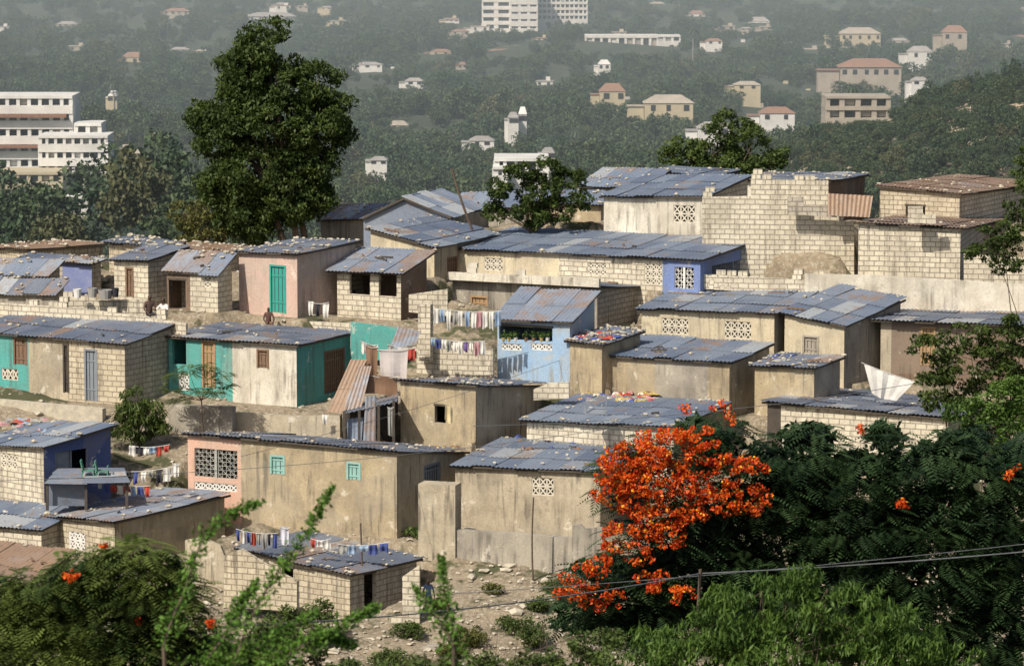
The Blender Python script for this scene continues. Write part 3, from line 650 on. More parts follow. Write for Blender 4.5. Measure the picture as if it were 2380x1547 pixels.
flow=[(1500,1050,70,45),(1560,1040,80,45),(1440,1090,60,50),(1520,1110,90,50),(1600,1110,70,40),(1420,1150,45,30),(1490,1170,60,35),(1580,1170,60,40),(1640,1170,50,35),(1700,1150,30,50),(1690,1080,50,25),(1760,1080,30,16),
 (1765,1165,38,38),(1440,1250,45,40),(1500,1230,35,25),(1560,1240,40,30),(1350,1340,45,30),(1330,1370,50,22),(1400,1390,50,32),(1510,1350,40,26),(1590,1380,35,18),(1390,1310,30,20),(1590,945,14,12),(1668,948,22,14),(1700,975,14,10),(2350,1090,16,20),(2100,1175,16,10),(1990,1000,14,10),(1540,1200,60,30),(1410,1100,40,30),(1470,1120,60,40),(1480,1290,40,20),(1620,1020,50,30)]
fb=pxblobs([(u,v_,a_,b_,-1.8) for u,v_,a_,b_ in flow],yb,.8)
pts,shd,_=clumps(fb,2.9,.13,26,flat=.8,cov=1.1); v,q=leafverts(pts,.038,.7,up=.2); link(bpy.data.objects.new('flowers',npmesh('flowers',v,q,lf_flower,np.repeat(shd,4))),fl)
sel=rng.random(len(pts))<.05; pf=pts[sel]+np.array([0,-.05,.02]); v,q=leafverts(pf,.034,.8,up=.2); link(bpy.data.objects.new('flower_centres',npmesh('flower_centres',v,q,lf_yel,np.repeat(shd[sel],4))),fl)
fronds('fronds',[(c+np.array([0,.5,-.1]),r) for c,r in fb[:22]],9,lf_flam,fl,flen=.45,pairs=8,lsize=.05)
mb=MB(); b0=np.array([bp[0],bp[1]+1,gz(bp[0],bp[1])-.2]); fork=b0+np.array([0,0,4.0]); tube(mb,b0,fork,.35,.28,bark)
for c,r in gb[::2]: tube(mb,fork+np.array([0,.8,0]),c+np.array([0,.9,-.1]),.09,.02,bark)
mb.build('trunk_and_limbs',fl,True)
tree('mango_bush',[(1560,1500,110,45),(1700,1450,110,55),(1800,1410,110,55),(1920,1400,90,45),(1850,1480,160,60),(2030,1450,100,55),(2100,1500,110,60),(1650,1530,150,50),(1480,1540,110,40),(1980,1530,150,50),(2200,1540,90,40),(1780,1540,150,50),(1860,1350,40,22),(1700,1390,40,22),(2010,1385,40,20)],60,(1800,1547),lf_bright,per=3.8,rs=.22,leaves=70,size=.075,aspect=.22,trunk=.06,droop=1.6,stems=2,up=.2,nl=4,cov=1.0)
tree('right_green_tree',[(2260,960,50,40),(2330,930,60,50),(2350,1010,70,60),(2240,1040,50,40),(2290,1000,60,50),(2370,930,40,60)],95,(2300,1300),lf_bright,per=3.8,rs=.28,leaves=85,size=.065,trunk=.08,nl=4,cov=1.0)
bpL=P(200,1547,45); le=empty('fern_leaf_tree',(bpL[0],bpL[1],gz(bpL[0],bpL[1])))
lb_=pxblobs([(300,1290,80,32),(360,1320,80,40),(200,1330,80,45),(120,1380,110,55),(300,1380,120,50),(50,1440,100,60),(220,1440,140,60),(380,1430,90,55),(100,1510,140,60),(300,1510,140,55),(450,1510,90,50),(420,1370,45,30),(20,1390,60,45),(550,1530,80,35)],45)
lf_fern=leafmat('leaf_fern',(0.03,0.055,0.012),(0.15,0.20,0.045),.3)
fronds('fronds',lb_,42,lf_fern,le,flen=.3,pairs=7,lsize=.036,density=1.2)
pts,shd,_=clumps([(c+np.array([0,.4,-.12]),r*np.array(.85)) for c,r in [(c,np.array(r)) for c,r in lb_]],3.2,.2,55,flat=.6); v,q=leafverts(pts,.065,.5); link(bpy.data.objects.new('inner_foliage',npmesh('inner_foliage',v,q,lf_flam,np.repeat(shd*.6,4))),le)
mb=MB(); b0=np.array([bpL[0],bpL[1]+.5,gz(bpL[0],bpL[1])-.2]); fork=b0+np.array([0,0,5.]); tube(mb,b0,fork,.2,.12,bark)
for c,r in lb_: tube(mb,fork,c+np.array([0,.3,-.1]),.03,.008,bark,6)
mb.build('trunk_and_limbs',le,True)
fb2=pxblobs([(165,1335,18,20),(325,1445,14,10),(240,1270,10,8),(480,1450,20,10)],44.5); pts,shd,_=clumps(fb2,3,.05,16); v,q=leafverts(pts,.018,.7); link(bpy.data.objects.new('flowers',npmesh('flowers',v,q,lf_flower,np.repeat(shd,4))),le)
def sprig(name,path,y,mat,ls=.028,n=420,spread=.06):
    pth=[P(u,v,y+i*.15) for i,(u,v) in enumerate(path)]; g=np.array([pth[0][0],pth[0][1],gz(pth[0][0],pth[0][1])-.2]); e=empty(name,g)
    mb=MB(); tube(mb,g,pth[0],.04,.02,bark,6,.02)
    for i in range(len(pth)-1): tube(mb,pth[i],pth[i+1],.014-.003*i,.011-.003*i,bark,5,.03)
    mb.build('stems',e,True)
    t=rng.uniform(0,len(pth)-1.001,n); i=t.astype(int); f=(t-i)[:,None]; A=np.array(pth)
    pts=A[i]*(1-f)+A[i+1]*f; tt=1-(t/(len(pth)-1)); pts=pts+rng.normal(size=(n,3))*(spread*(.35+.9*tt))[:,None]
    v,q=leafverts(pts,ls,.5,up=.3); link(bpy.data.objects.new('leaves',npmesh('leaves',v,q,mat,np.repeat(rng.random(n),4))),e)
lf_spr=leafmat('leaf_sprig',(0.05,0.12,0.015),(0.17,0.32,0.05),.4)
for nm,pa,n in (('leafy_branch',[(520,1600),(580,1440),(650,1320),(720,1230),(772,1128)],900),('leafy_branch',[(380,1500),(430,1370),(470,1250),(540,1190),(605,1168)],800),
  ('leafy_branch',[(560,1600),(700,1500),(800,1450),(878,1408)],900),('leafy_branch',[(1070,1600),(1055,1470),(1035,1380),(1022,1290)],600),('leafy_branch',[(1055,1500),(1000,1410),(960,1362)],260),
  ('leafy_branch',[(430,1600),(520,1480),(560,1400),(600,1350)],800),('leafy_branch',[(600,1620),(640,1520),(760,1480),(830,1500)],900),('leafy_branch',[(480,1620),(560,1530),(650,1470),(740,1420)],800)):
    sprig(nm,pa,34,lf_spr,n=n)
tree('low_foreground_bush',[(560,1530,90,40),(700,1540,100,35),(850,1560,100,30),(1000,1560,90,30),(1180,1550,80,32),(1300,1530,70,40),(1390,1500,60,45),(640,1480,60,30),(470,1500,60,40),(1100,1560,80,30)],50,(800,1600),lf_mid,per=3.8,rs=.14,leaves=60,size=.042,trunk=.05,stems=2,cov=1.05)
def scrub(u,v,y,w,h,mat,nm='scrub_bush'):
    c=P(u,v,y); c=np.array([c[0],c[1],gz(c[0],c[1])]); e=empty(nm,c); bl=[(c+np.array([random.uniform(-.4,.4)*w,random.uniform(-.3,.3),h*.6]),(w*.5,.4,h*.5)) for _ in range(3)]
    pts,shd,_=clumps(bl,3.2,.2,50); vv,q=leafverts(pts,.06,.4); link(bpy.data.objects.new('foliage',npmesh('foliage',vv,q,mat,np.repeat(shd,4))),e)
    mb=MB()
    for b_ in bl: tube(mb,c-np.array([0,0,.1]),b_[0],.03,.01,bark,5)
    mb.build('stems',e)
for u,v,w,h,m_ in ((950,1480,.8,.5,lf_mid),(1100,1500,.9,.6,lf_olive),(1200,1470,.8,.5,lf_mid),(1150,1380,.5,.3,lf_olive),(380,1110,.6,.5,lf_mid),(340,1190,.6,.4,lf_mid),(960,690,.7,.9,lf_mid),(950,1250,.4,.3,lf_mid),(700,1020,.5,.4,lf_olive),(420,1220,.5,.5,lf_mid),(1020,1420,.6,.4,lf_olive),(1260,1420,.7,.5,lf_mid),(300,1250,.6,.5,lf_mid),(1060,1530,1.,.5,lf_olive),(1250,1500,1.,.7,lf_mid),(900,1540,.9,.5,lf_mid),(1290,1380,.6,.4,lf_olive)):
    scrub(u,v,yg(v),w,h,m_)
# bare brush stems in front of the slope
bb=empty('dry_brush',P(1250,1500,119)); mb=MB()
for i in range(26):
    u=random.uniform(1130,1420); c=P(u,1540,118.5); c[2]=gz(c[0],c[1]); t=c+np.array([random.uniform(-1,1),random.uniform(-.3,.3),random.uniform(1.,2.6)]); tube(mb,c,t,.02,.006,bark,5,.12)
    for k in range(3):
        m0=c+(t-c)*random.uniform(.4,.9); tube(mb,m0,m0+np.array([random.uniform(-.5,.5),0,random.uniform(.2,.6)]),.009,.003,bark,4,.1)
mb.build('stems',bb)
sp_=empty('sapling',P(475,1005,138)); mb=MB()
root=P(470,1005,137.0); root[2]=gz(root[0],root[1])
tips=[(410,870),(440,860),(480,850),(515,870),(520,895),(400,905),(460,905),(425,925),(500,910)]
fk=P(468,930,137.0); tube(mb,root,fk,.035,.025,bark,5,.03)
for u,v in tips: tube(mb,fk,P(u,v,136.9),.014,.006,bark,5,.05)
mb.build('stems',sp_,True)
fronds('fronds',[(P(u,v,136.9),(.3,.25,.08)) for u,v in tips],14,lf_mid,sp_,flen=.4,pairs=8,lsize=.045,density=2.0,droop=.3)
# ------------------------------------------------------------ distant buildings and trees
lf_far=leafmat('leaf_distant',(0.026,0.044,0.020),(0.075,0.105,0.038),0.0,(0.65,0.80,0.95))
far=[]
for k in range(7):
    r2=np.random.default_rng(k+50); bl=[]
    w=r2.uniform(.8,1.2)
    for i in range(r2.integers(4,8)): 
        bl.append((np.array([r2.uniform(-.55,.55)*w,r2.uniform(-.5,.5),r2.uniform(.45,1.05)]),np.array([r2.uniform(.3,.5),.4,r2.uniform(.22,.4)])))
    pts,shd,_=clumps(bl,3.0,.16,20,rg=r2); v,q=leafverts(pts,.055,.6,rg=r2)
    me=npmesh('tree_crown',v,q,lf_far,np.repeat(shd,4)); far.append(me)
def ybg(v): return float(np.interp(v,[-60,0,75,275,440,560],[2600,2150,1700,1000,640,430]))
CLR=[]
bwhite=simple('far_white',(0.66,0.66,0.63),(0.50,0.50,0.48),.8,.3); btan=simple('far_tan',(0.38,0.34,0.28),(0.28,0.25,0.21),.8,.3); bred=simple('far_terracotta',(0.26,0.15,0.10),(0.20,0.13,0.10),.8,.4)
byel=simple('far_yellow',(0.46,0.40,0.27),(0.38,0.34,0.24),.8,.3); bgry=simple('far_grey_roof',(0.32,0.31,0.29),(0.22,0.21,0.20),.8,.3); awn=simple('brown_awning',(0.25,0.12,0.07))
def dbuild(name,u0,u1,vt,vb,y,floors,cols,mat,depth=14,band=.42,rot=0,awnings=()):
    x0,x1=P(u0,vt,y)[0],P(u1,vt,y)[0]; zt=P(u0,vt,y)[2]; zb=P(u0,vb,y)[2]; h=(zt-zb)/floors; w=x1-x0; mb=MB(); cx=(x0+x1)/2
    CLR.append((u0,u1,y,zb,depth,(zt-zb)*.12))
    X_=np.array([1,0,0.]);Y_=np.array([0,1,0.]);Z_=np.array([0,0,1.])
    mb.box((cx,y+depth/2+.5,(zt+zb)/2-6),X_*(w/2-.3),Y_*(depth/2-.5),Z_*((zt-zb)/2+5.9),glass_and_shade)
    for f in range(floors+1):
        z=zb+f*h; bh=h*band if f<floors else h*.18
        mb.box((cx,y+depth/2,z+bh/2-(.1 if f else 6)),X_*w/2,Y_*depth/2,Z_*(bh/2+(0 if f else 5.9)),mat)
    for i in range(cols+1):
        x=x0+w*i/cols; mb.box((min(max(x,x0+.3),x1-.3),y+.55,(zt+zb)/2),X_*(w/cols*.16 if 0<i<cols else .35),Y_*.35,Z_*((zt-zb)/2-.05),mat)
    for i in range(cols):
        if random.random()<.55:
            f=random.randrange(floors); mb.box((x0+w*(i+.5)/cols,y+.9,zb+(f+.5+band/2)*h),X_*(w/cols*.3),Y_*.1,Z_*h*(1-band)*.45,random.choice([btan,bgry,mat]))
    for x in (x0+.2,x1-.2): mb.box((x,y+depth/2+.2,(zt+zb)/2-.1),X_*.15,Y_*(depth/2-.4),Z_*((zt-zb)/2),mat)
    for f in awnings: mb.box((cx,y-.7,zb+(f+.95)*h-.3),X_*(w/2-1),Y_*.7,Z_*.25,awn)
    return mb.build(name)
dbuild('white_apartment_block',1120,1186,-30,75,1680,6,2,bwhite,16,.5)
dbuild('white_apartment_block',1186,1250,-40,78,1670,7,3,bwhite,20,.72)
dbuild('white_apartment_block',1250,1366,-30,50,1690,6,11,bwhite,16,.45)
dbuild('low_white_building',1360,1530,88,122,1480,1,9,bwhite,14,.35)
dbuild('low_white_building',1525,1582,86,104,1500,1,3,bwhite,14,.5)
dbuild('hotel_block',-60,168,228,405,640,5,9,bwhite,12,.55,awnings=(1,3))
dbuild('hotel_block',-60,140,226,250,641,1,4,bwhite,10,.4)
dbuild('hotel_block',88,250,320,450,628,4,8,bwhite,10,.58)
dbuild('hotel_block',172,235,292,330,636,1,2,bwhite,8,.5)
dbuild('hotel_annex',-40,145,405,470,618,2,7,byel,10,.5)
dbuild('hotel_annex',140,205,462,500,560,1,3,bwhite,10,.4)
dbuild('concrete_frame_house',1920,2070,228,282,560,2,4,btan,9,.35)
dbuild('white_house',1148,1275,373,412,420,1,5,bwhite,8,.4)
dbuild('white_house',1145,1180,392,415,417,1,1,bwhite,5,.4)
def dhouse(name,u0,u1,vt,vb,y,wall,roof,rh=.4,flatroof=False,hide=.35):
    x0,x1=P(u0,vt,y)[0],P(u1,vt,y)[0]; zt=P(u0,vt,y)[2]; zb=P(u0,vb,y)[2]; mb=MB(); w=x1-x0; d=max(6,w*.6); ze=zt-(zt-zb)*rh; cx=(x0+x1)/2
    CLR.append((u0+(u1-u0)*random.uniform(0,.3),u1-(u1-u0)*random.uniform(0,.3),y,zb,d,(zt-zb)*hide))
    X_=np.array([1,0,0.]);Y_=np.array([0,1,0.]);Z_=np.array([0,0,1.])
    if flatroof: ze=zt-.3
    mb.box((cx,y+d/2,(ze+zb)/2-3),X_*w/2*.94,Y_*d/2*.94,Z_*((ze-zb)/2+3),wall)
    n=max(2,int(w/3.2))
    for i in range(n):
        x=x0+w*(i+random.uniform(.35,.65))/n; mb.box((x,y+d*.03,(ze*.62+zb*.38)),X_*random.uniform(.4,.7),Y_*.12,Z_*min(.7,(ze-zb)*.24),glass_and_shade)
    mb.box((x0-w*.14,y+d*.6,zb+(ze-zb)*.35-3),X_*w*.16,Y_*d*.3,Z_*((ze-zb)*.35+3),wall)
    mb.box((x0-w*.14,y+d*.6,zb+(ze-zb)*.72),X_*w*.18,Y_*d*.34,Z_*.1,roof)
    if flatroof:
        mb.box((cx,y+d/2,ze+.15),X_*w/2,Y_*d/2,Z_*.15,roof); mb.box((cx+w*.2,y+d*.6,ze+.9),X_*w*.12,Y_*d*.15,Z_*.6,wall)
        return mb.build(name)
    A=[(x0,y,ze),(x1,y,ze),(x1,y+d,ze),(x0,y+d,ze)]; r0=(x0+w*.25,y+d/2,zt);r1=(x1-w*.25,y+d/2,zt)
    mb.face([A[0],A[1],r1,r0],roof);mb.face([A[2],A[3],r0,r1],roof);mb.face([A[3],A[0],r0],roof);mb.face([A[1],A[2],r1],roof);mb.face(A,roof)
    return mb.build(name)
for a in ((1392,1455,195,240,900,byel,bred),(1495,1615,222,268,850,byel,btan),(1950,2100,138,185,1100,btan,bred),(2310,2380,185,225,800,btan,bgry),(2190,2250,60,100,1300,btan,bred),(2110,2170,108,140,1250,bwhite,bgry),
  (1765,1850,250,285,760,bwhite,bred),(280,340,122,152,1400,byel,bred),(565,690,30,52,1900,bwhite,bgry),(640,700,74,100,1650,bwhite,aqua),(940,985,182,200,1150,bwhite,bgry),(820,890,145,160,1300,bwhite,bgry),
  (900,950,282,306,900,byel,btan),(250,272,212,240,1000,byel,bwhite),(290,330,350,375,720,byel,btan),(270,310,338,362,760,bwhite,btan),(1205,1225,250,290,820,bwhite,bwhite),(1180,1206,262,292,815,bwhite,bgry),(1090,1150,318,342,760,bwhite,bgry),
  (1000,1050,115,130,1450,byel,bred),(1128,1200,115,132,1450,btan,bred),(1740,1790,40,66,1800,bwhite,bgry),(1600,1640,25,45,1900,bwhite,bred),(1530,1560,50,66,1800,bwhite,bgry),(1705,1770,190,210,1000,byel,btan),(1640,1680,90,105,1400,bwhite,bred),
  (1300,1330,20,30,1900,bwhite,bgry),(350,376,310,330,780,btan,btan),(860,900,366,384,640,bwhite,bgry),(380,440,20,36,1900,btan,bred),(290,345,50,70,1800,bwhite,bred),(2120,2160,180,200,1000,bwhite,bgry),(1950,2050,65,100,1500,byel,btan),(1390,1420,140,165,1250,bwhite,bwhite),(1065,1085,145,160,1300,btan,bred),(1620,1700,285,320,700,bwhite,bgry),(1260,1290,345,372,600,bwhite,bgry),(130,180,50,66,1800,btan,bgry)):
    dhouse('distant_house',*a)
for i in range(55):
    v=random.uniform(0,300); u=random.uniform(-200,2600); y=ybg(v+14); w=random.uniform(6,12)*F/y*.8
    dhouse('distant_house',u,u+w,v,v+w*.3,y*.985,random.choice([bwhite,byel,btan,btan]),random.choice([bgry,bgry,btan,bred]),flatroof=random.random()<.6,hide=.6)
CLA=np.array(CLR)
dt=empty('distant_trees',(0,600,-50))
def blocked(x,y,z,s):
    u=1190+x/y*F; hw=s*.6/y*F
    m=(u+hw>CLA[:,0])&(u-hw<CLA[:,1])&(y<CLA[:,2]+CLA[:,4])&(y>CLA[:,2]-240)
    if not m.any(): return False
    for c in CLA[m]:
        if y>c[2]-3: return True
        zl=(c[3]+c[5])*y/c[2]
        if z+s*1.15>zl: return True
    return False
def inst(x,y,s,sz=1.0):
    z=float(base(np.array(x),np.array(y)))
    for k in range(5):
        if not blocked(x,y,z,s*sz): break
        s*=.72; 
        if k==4: return
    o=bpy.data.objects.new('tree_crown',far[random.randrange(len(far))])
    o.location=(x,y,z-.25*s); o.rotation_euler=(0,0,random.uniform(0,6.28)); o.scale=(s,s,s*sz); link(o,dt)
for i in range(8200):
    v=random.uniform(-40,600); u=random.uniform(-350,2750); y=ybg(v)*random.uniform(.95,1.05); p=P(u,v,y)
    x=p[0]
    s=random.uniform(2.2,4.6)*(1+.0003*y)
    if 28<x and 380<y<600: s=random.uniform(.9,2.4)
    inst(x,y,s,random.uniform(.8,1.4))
for i in range(1000):
    y=random.uniform(385,600); x=random.uniform(30,.17*y+8); inst(x,y,random.uniform(.7,2.4),random.uniform(.7,1.1))
for i in range(330):
    y=random.uniform(215,420); x=random.uniform(-.2,-.05)*y if random.random()<.6 else random.uniform(-.2,.2)*y; s=random.uniform(2.6,4.8); inst(x,y,s,random.uniform(.9,1.3))
for (u,v,y,s,z) in ((60,540,330,5,1.2),(180,520,340,5.5,1.1),(300,520,320,5,1.4),(380,480,330,5,1.3),(240,440,400,6,1.2),(330,430,380,6,1.2),(30,500,400,6,1.2),(420,560,300,4,1.2),(130,560,300,4,1.2),(10,580,300,4,1.1)):
    p=P(u,v,y); o=bpy.data.objects.new('tree_crown',far[random.randrange(7)]); o.location=(p[0],p[1],p[2]-s*.6); o.scale=(s,s,s*z); o.rotation_euler=(0,0,random.random()*6); link(o,dt)
pm=leafmat('palm_leaf',(0.03,0.045,0.02),(0.08,0.10,0.05),0)
for (u,v,y) in ((1612,70,1300),(1350,215,900),(1230,240,880),(1100,335,700),(1340,300,800),(262,190,1000),(1980,200,700),(300,295,760)):
    c=P(u,v,y); g=float(base(np.array(c[0]),np.array(c[1]))); e=empty('palm_tree',(c[0],c[1],g)); mb=MB(); tube(mb,(c[0],c[1],g),c,.22,.14,bgry,6,.02)
    for k in range(14):
        a=k/14*6.283; d=np.array([math.cos(a),math.sin(a),0]); w=np.array([-math.sin(a),math.cos(a),0])*.25; up=random.uniform(.2,1.2); pr=c
        for t in (1,2,3):
            q=c+d*t*.75+np.array([0,0,up*t*.4-.24*t*t]); mb.face([pr-w,pr+w,q+w,q-w],pm); pr=q
    mb.build('trunk_and_fronds',e)
# ------------------------------------------------------------ laundry
def cl(c): 
    k='cloth_%d_%d_%d'%tuple(int(x*100) for x in c)
    return MATS.get(k) or simple(k,c,tuple(x*.8 for x in c),.9,3)
CW=(.70,.68,.64);CR=(.42,.06,.04);CB=(.06,.09,.28);CK=(.03,.03,.04);CLB=(.28,.38,.52);CP=(.48,.26,.28);CG=(.3,.3,.28);CY=(.45,.34,.12);CPU=(.18,.12,.30);CBR=(.22,.13,.08)
def cloth(mb,p,d,w,h,mat,taper=0,shear=0):
    n=8;k=7;g=[];ph=random.random()*6
    nn=np.array([-d[1],d[0],0]); L=random.uniform(-.12,.12)
    for j in range(k+1):
        row=[]
        for i in range(n+1):
            s=i/n;t=j/k; q=np.array(p)+np.array([d[0],d[1],d[2]])*w*((s-.5)*(1-(.18*math.sin(ph)+taper)*t)+.5-shear*t)+np.array([0,0,-h*t*(1+L*math.sin(s*5+ph))-taper*.12*h*math.sin(math.pi*s)*(1-t)])+nn*(.05*math.sin(s*9+ph)*(.2+t)+.03*math.sin(t*5+ph)+taper*.08*math.sin(s*22+ph))
            row.append(q)
        g.append(row)
    for j in range(k):
        for i in range(n): mb.face([g[j][i],g[j][i+1],g[j+1][i+1],g[j+1][i]],mat)
def line(p0,p1,cols,hpx=(25,45),sag=.08,fill=.9,name='clothes_line',taper=0,shear=0):
    A=P(*p0);B=P(*p1); e=empty(name,A); mb=MB(); L=np.linalg.norm(B-A); d=(B-A)/L; n=len(cols)
    pts=[A+(B-A)*t-np.array([0,0,sag*4*t*(1-t)]) for t in np.linspace(0,1,9)]
    for i in range(8): mb.bar(pts[i],pts[i+1],.008,whitep)
    mb.build('line',e); mb=MB()
    for i,c in enumerate(cols):
        t=(i+.05)/n; w=L/n*fill*random.uniform(.75,1.05); p=A+(B-A)*t-np.array([0,0,sag*4*t*(1-t)]); h=random.uniform(*hpx)*A[1]/F
        cloth(mb,p,d,w,h,cl(c),taper,shear)
    mb.build('hanging_clothes',e,True)
line((1008,716,141.6),(1165,722,141.0),[CW,CLB,CW,CG,CW,CLB,CW,CP,CW,CW,CLB],(22,48))
line((1000,784,141.0),(1128,792,140.6),[CLB,CB,CW,CG,CW,CW,CPU,CW,CP,CW],(18,34))
line((838,792,139.5),(880,800,139.5),[CW,CG,CW],(14,30))
line((876,812,138.5),(966,808,138.5),[(.55,.5,.48)],(72,76))
line((848,800,138.8),(880,806,138.8),[CBR],(70,85))
line((848,868,138.2),(922,876,138.2),[CBR],(40,46))
line((900,800,138.9),(968,806,138.9),[CG,CW,CR],(18,30))
line((300,1035,134),(395,1032,133.6),[CW,CK,CW,CLB,CR,CR],(12,24))
line((226,1120,131),(350,1128,130.4),[CW,CB,CR,CW,CR,CLB,CB,CR],(14,26))
line((290,1095,131.5),(415,1080,131),[CK,CB,CW,CG,CK,CW,CW],(14,34))
line((548,1228,126.2),(645,1238,126),[CB,CW,CB,CR,CG,CG,CK,CB],(26,38))
line((650,1222,126),(675,1224,126),[(.6,.6,.68)],(40,44))
line((720,1250,125.8),(770,1250,125.6),[CR,CW,CW],(14,24))
line((785,1264,125.8),(905,1258,125.6),[CG,CLB,CLB,CB,CB],(14,24))
line((715,700,146.5),(765,702,146.3),[CW,CK,CW],(24,36))
line((748,962,137),(764,964,137),[CW],(20,24))
line((1034,940,135.2),(1052,944,135.2),[(.6,.5,.3)],(34,42))
line((2002,842,136.2),(2120,884,136.0),[CW],(64,66),name='hanging_sheet',taper=.45,shear=.1,sag=.03,fill=1)
line((900,945,136),(915,945,136),[CG],(60,70))
line((400,1075,130.5),(420,1076,130.5),[CW],(24,34))
def heap(name,u0,u1,v0,v1,hd,n,cols,sz=(.08,.2)):
    rM,rL,rR=hd['rM'],hd['rL'],hd['rR']; nrm=np.cross(rR-rM,rL-rM); nrm/=np.linalg.norm(nrm)
    if nrm[2]<0: nrm=-nrm
    mb=MB()
    for i in range(n):
        r=ray(random.uniform(u0,u1),random.uniform(v0,v1)); t=np.dot(rM,nrm)/np.dot(r,nrm); c=r*t+nrm*.05; m=cl(random.choice(cols)); s=random.uniform(*sz); a=random.uniform(0,6.28); k=9; el=random.uniform(1,2.2)
        ring=[c+np.array([math.cos(a)*math.cos(j/k*6.283)*s*el-math.sin(a)*math.sin(j/k*6.283)*s,math.sin(a)*math.cos(j/k*6.283)*s*el+math.cos(a)*math.sin(j/k*6.283)*s,-.02])*1.0 for j in range(k)]
        ring=[c+(q-c)*random.uniform(.6,1.25) for q in ring]; top=[c+(q-c)*random.uniform(.3,.7)+nrm*random.uniform(.02,.09) for q in ring]
        for j in range(k): mb.face([ring[j],ring[(j+1)%k],top[(j+1)%k],top[j]],m)
        for j in range(k): mb.face([top[j],top[(j+1)%k],c+nrm*.05],m)
    mb.build(name,None,False)
heap('drying_clothes',1345,1520,912,934,H['r24'],60,[CY,CR,CBR,CB,CP,CG,CY,CBR,CW])
heap('drying_clothes',1330,1450,772,790,H['stb'],46,[CR,CBR,CB,CG,CK,CG,CW])
heap('roof_junk',1100,1250,872,892,H['ctr'],14,[CG,CK,CBR,(.3,.27,.2)])
heap('drying_clothes',0,110,975,1005,H['l28'],20,[CP,CG,CR,CLB])
heap('roof_junk',1200,1400,1010,1050,H['r27'],18,[CG,CK,CBR,CB])
heap('roof_junk',1010,1070,1040,1046,H['r26'],8,[CY,CBR]); heap('roof_junk',1790,1850,828,842,H['r20'],12,[CG,CK,CB])
c=P(1385,955,134.0); e=empty('overturned_table',c); mb=MB(); mb.box(c,(.42,0,0),(0,.28,0.08),(0,0,.02),bgrey)
for dx in (-.36,.36):
    for dy in (-.22,.22): mb.bar(c+np.array([dx,dy,0]),c+np.array([dx*1.1,dy,.62]),.02,bgrey)
mb.bar(c+np.array([-.38,-.22,.5]),c+np.array([.38,-.22,.5]),.018,bgrey); mb.build('table',e)
shd_=empty('laundry_shed',P(150,1120,130.6))
corrugated('corrugated_roof',P(105,1122,129.8),P(140,1092,132),P(300,1122,129.6),P(285,1090,132),rB2,shd_)
mb=MB()
for u in (110,200,295): mb.bar(P(u,1122,129.9),P(u,1185,129.9),.05,darkw)
mb.face([P(108,1126,130.2),P(200,1126,130.2),P(200,1175,130.2),P(108,1175,130.2)],rB2); mb.build('posts',shd_)
gch=simple('green_plastic',(0.10,0.28,0.20))
for (u,v) in ((205,1100),(238,1102)):
    c=P(u,v,130.8); e=empty('green_chair',c); mb=MB(); mb.box(c+np.array([0,0,.12]),(.22,0,0),(0,.2,0),(0,0,.02),gch); mb.box(c+np.array([-.22,0,.3]),(.02,0,0),(0,.2,0),(-.04,0,.2),gch)
    for dx in(-.2,.2):
        for dy in(-.18,.18): mb.bar(c+np.array([dx,dy,.1]),c+np.array([dx*1.1,dy,-.25]),.018,gch)
        mb.bar(c+np.array([dx,-.18,.3]),c+np.array([dx,.18,.3]),.02,gch)
    mb.build('chair',e)
hd=H['lblue']
for i,u in enumerate((1170,1183,1198,1222,1240,1258,1272)):
    s,z=hit(hd['C'],hd['a'],u,793); p=np.array([hd['C'][0]+hd['a'][0]*s,hd['C'][1]+hd['a'][1]*s,z])+np.array([hd['b'][0],hd['b'][1],0])*.03
    e=empty('potted_plant',p); mb=MB(); n=8; mt=cl(random.choice([CY,CW,CBR]))
    for k in range(n):
        a0,a1=k/n*6.283,(k+1)/n*6.283
        q=lambda a,r,h:p+np.array([math.cos(a)*r,math.sin(a)*r,h]); mb.face([q(a0,.06,0),q(a1,.06,0),q(a1,.09,.15),q(a0,.09,.15)],mt)
    mb.build('pot',e); pts=p+np.array([0,0,.27])+rng.normal(size=(60,3))*.075; v,q_=leafverts(pts,.05,.35); link(bpy.data.objects.new('leaves',npmesh('leaves',v,q_,lf_bright,np.repeat(rng.random(60),4))),e)
def lathe(name,c,prof,mat,n=12):
    mb=MB()
    for (r0,z0),(r1,z1) in zip(prof[:-1],prof[1:]):
        for k in range(n):
            a0,a1=k/n*6.283,(k+1)/n*6.283
            mb.face([(c[0]+math.cos(a0)*r0,c[1]+math.sin(a0)*r0,c[2]+z0),(c[0]+math.cos(a1)*r0,c[1]+math.sin(a1)*r0,c[2]+z0),(c[0]+math.cos(a1)*r1,c[1]+math.sin(a1)*r1,c[2]+z1),(c[0]+math.cos(a0)*r1,c[1]+math.sin(a0)*r1,c[2]+z1)],mat)
    return mb.build(name,None,True)
wallpoly('block_wall',[(345,745),(145,722),(145,690),(215,688),(225,698),(345,695)],145.4,blk,th=10,loose=.3)
for (u,v,r,m_) in ((180,692,.17,whitep),(245,694,.3,bgry),(268,690,.15,CK),(215,690,.2,bgry)):
    lathe('water_bucket',P(u,v,145.2),[(r*.1,0),(r*.8,0),(r,.36),(r*.9,.36),(r*.75,.05)],m_ if not isinstance(m_,tuple) else cl(m_))
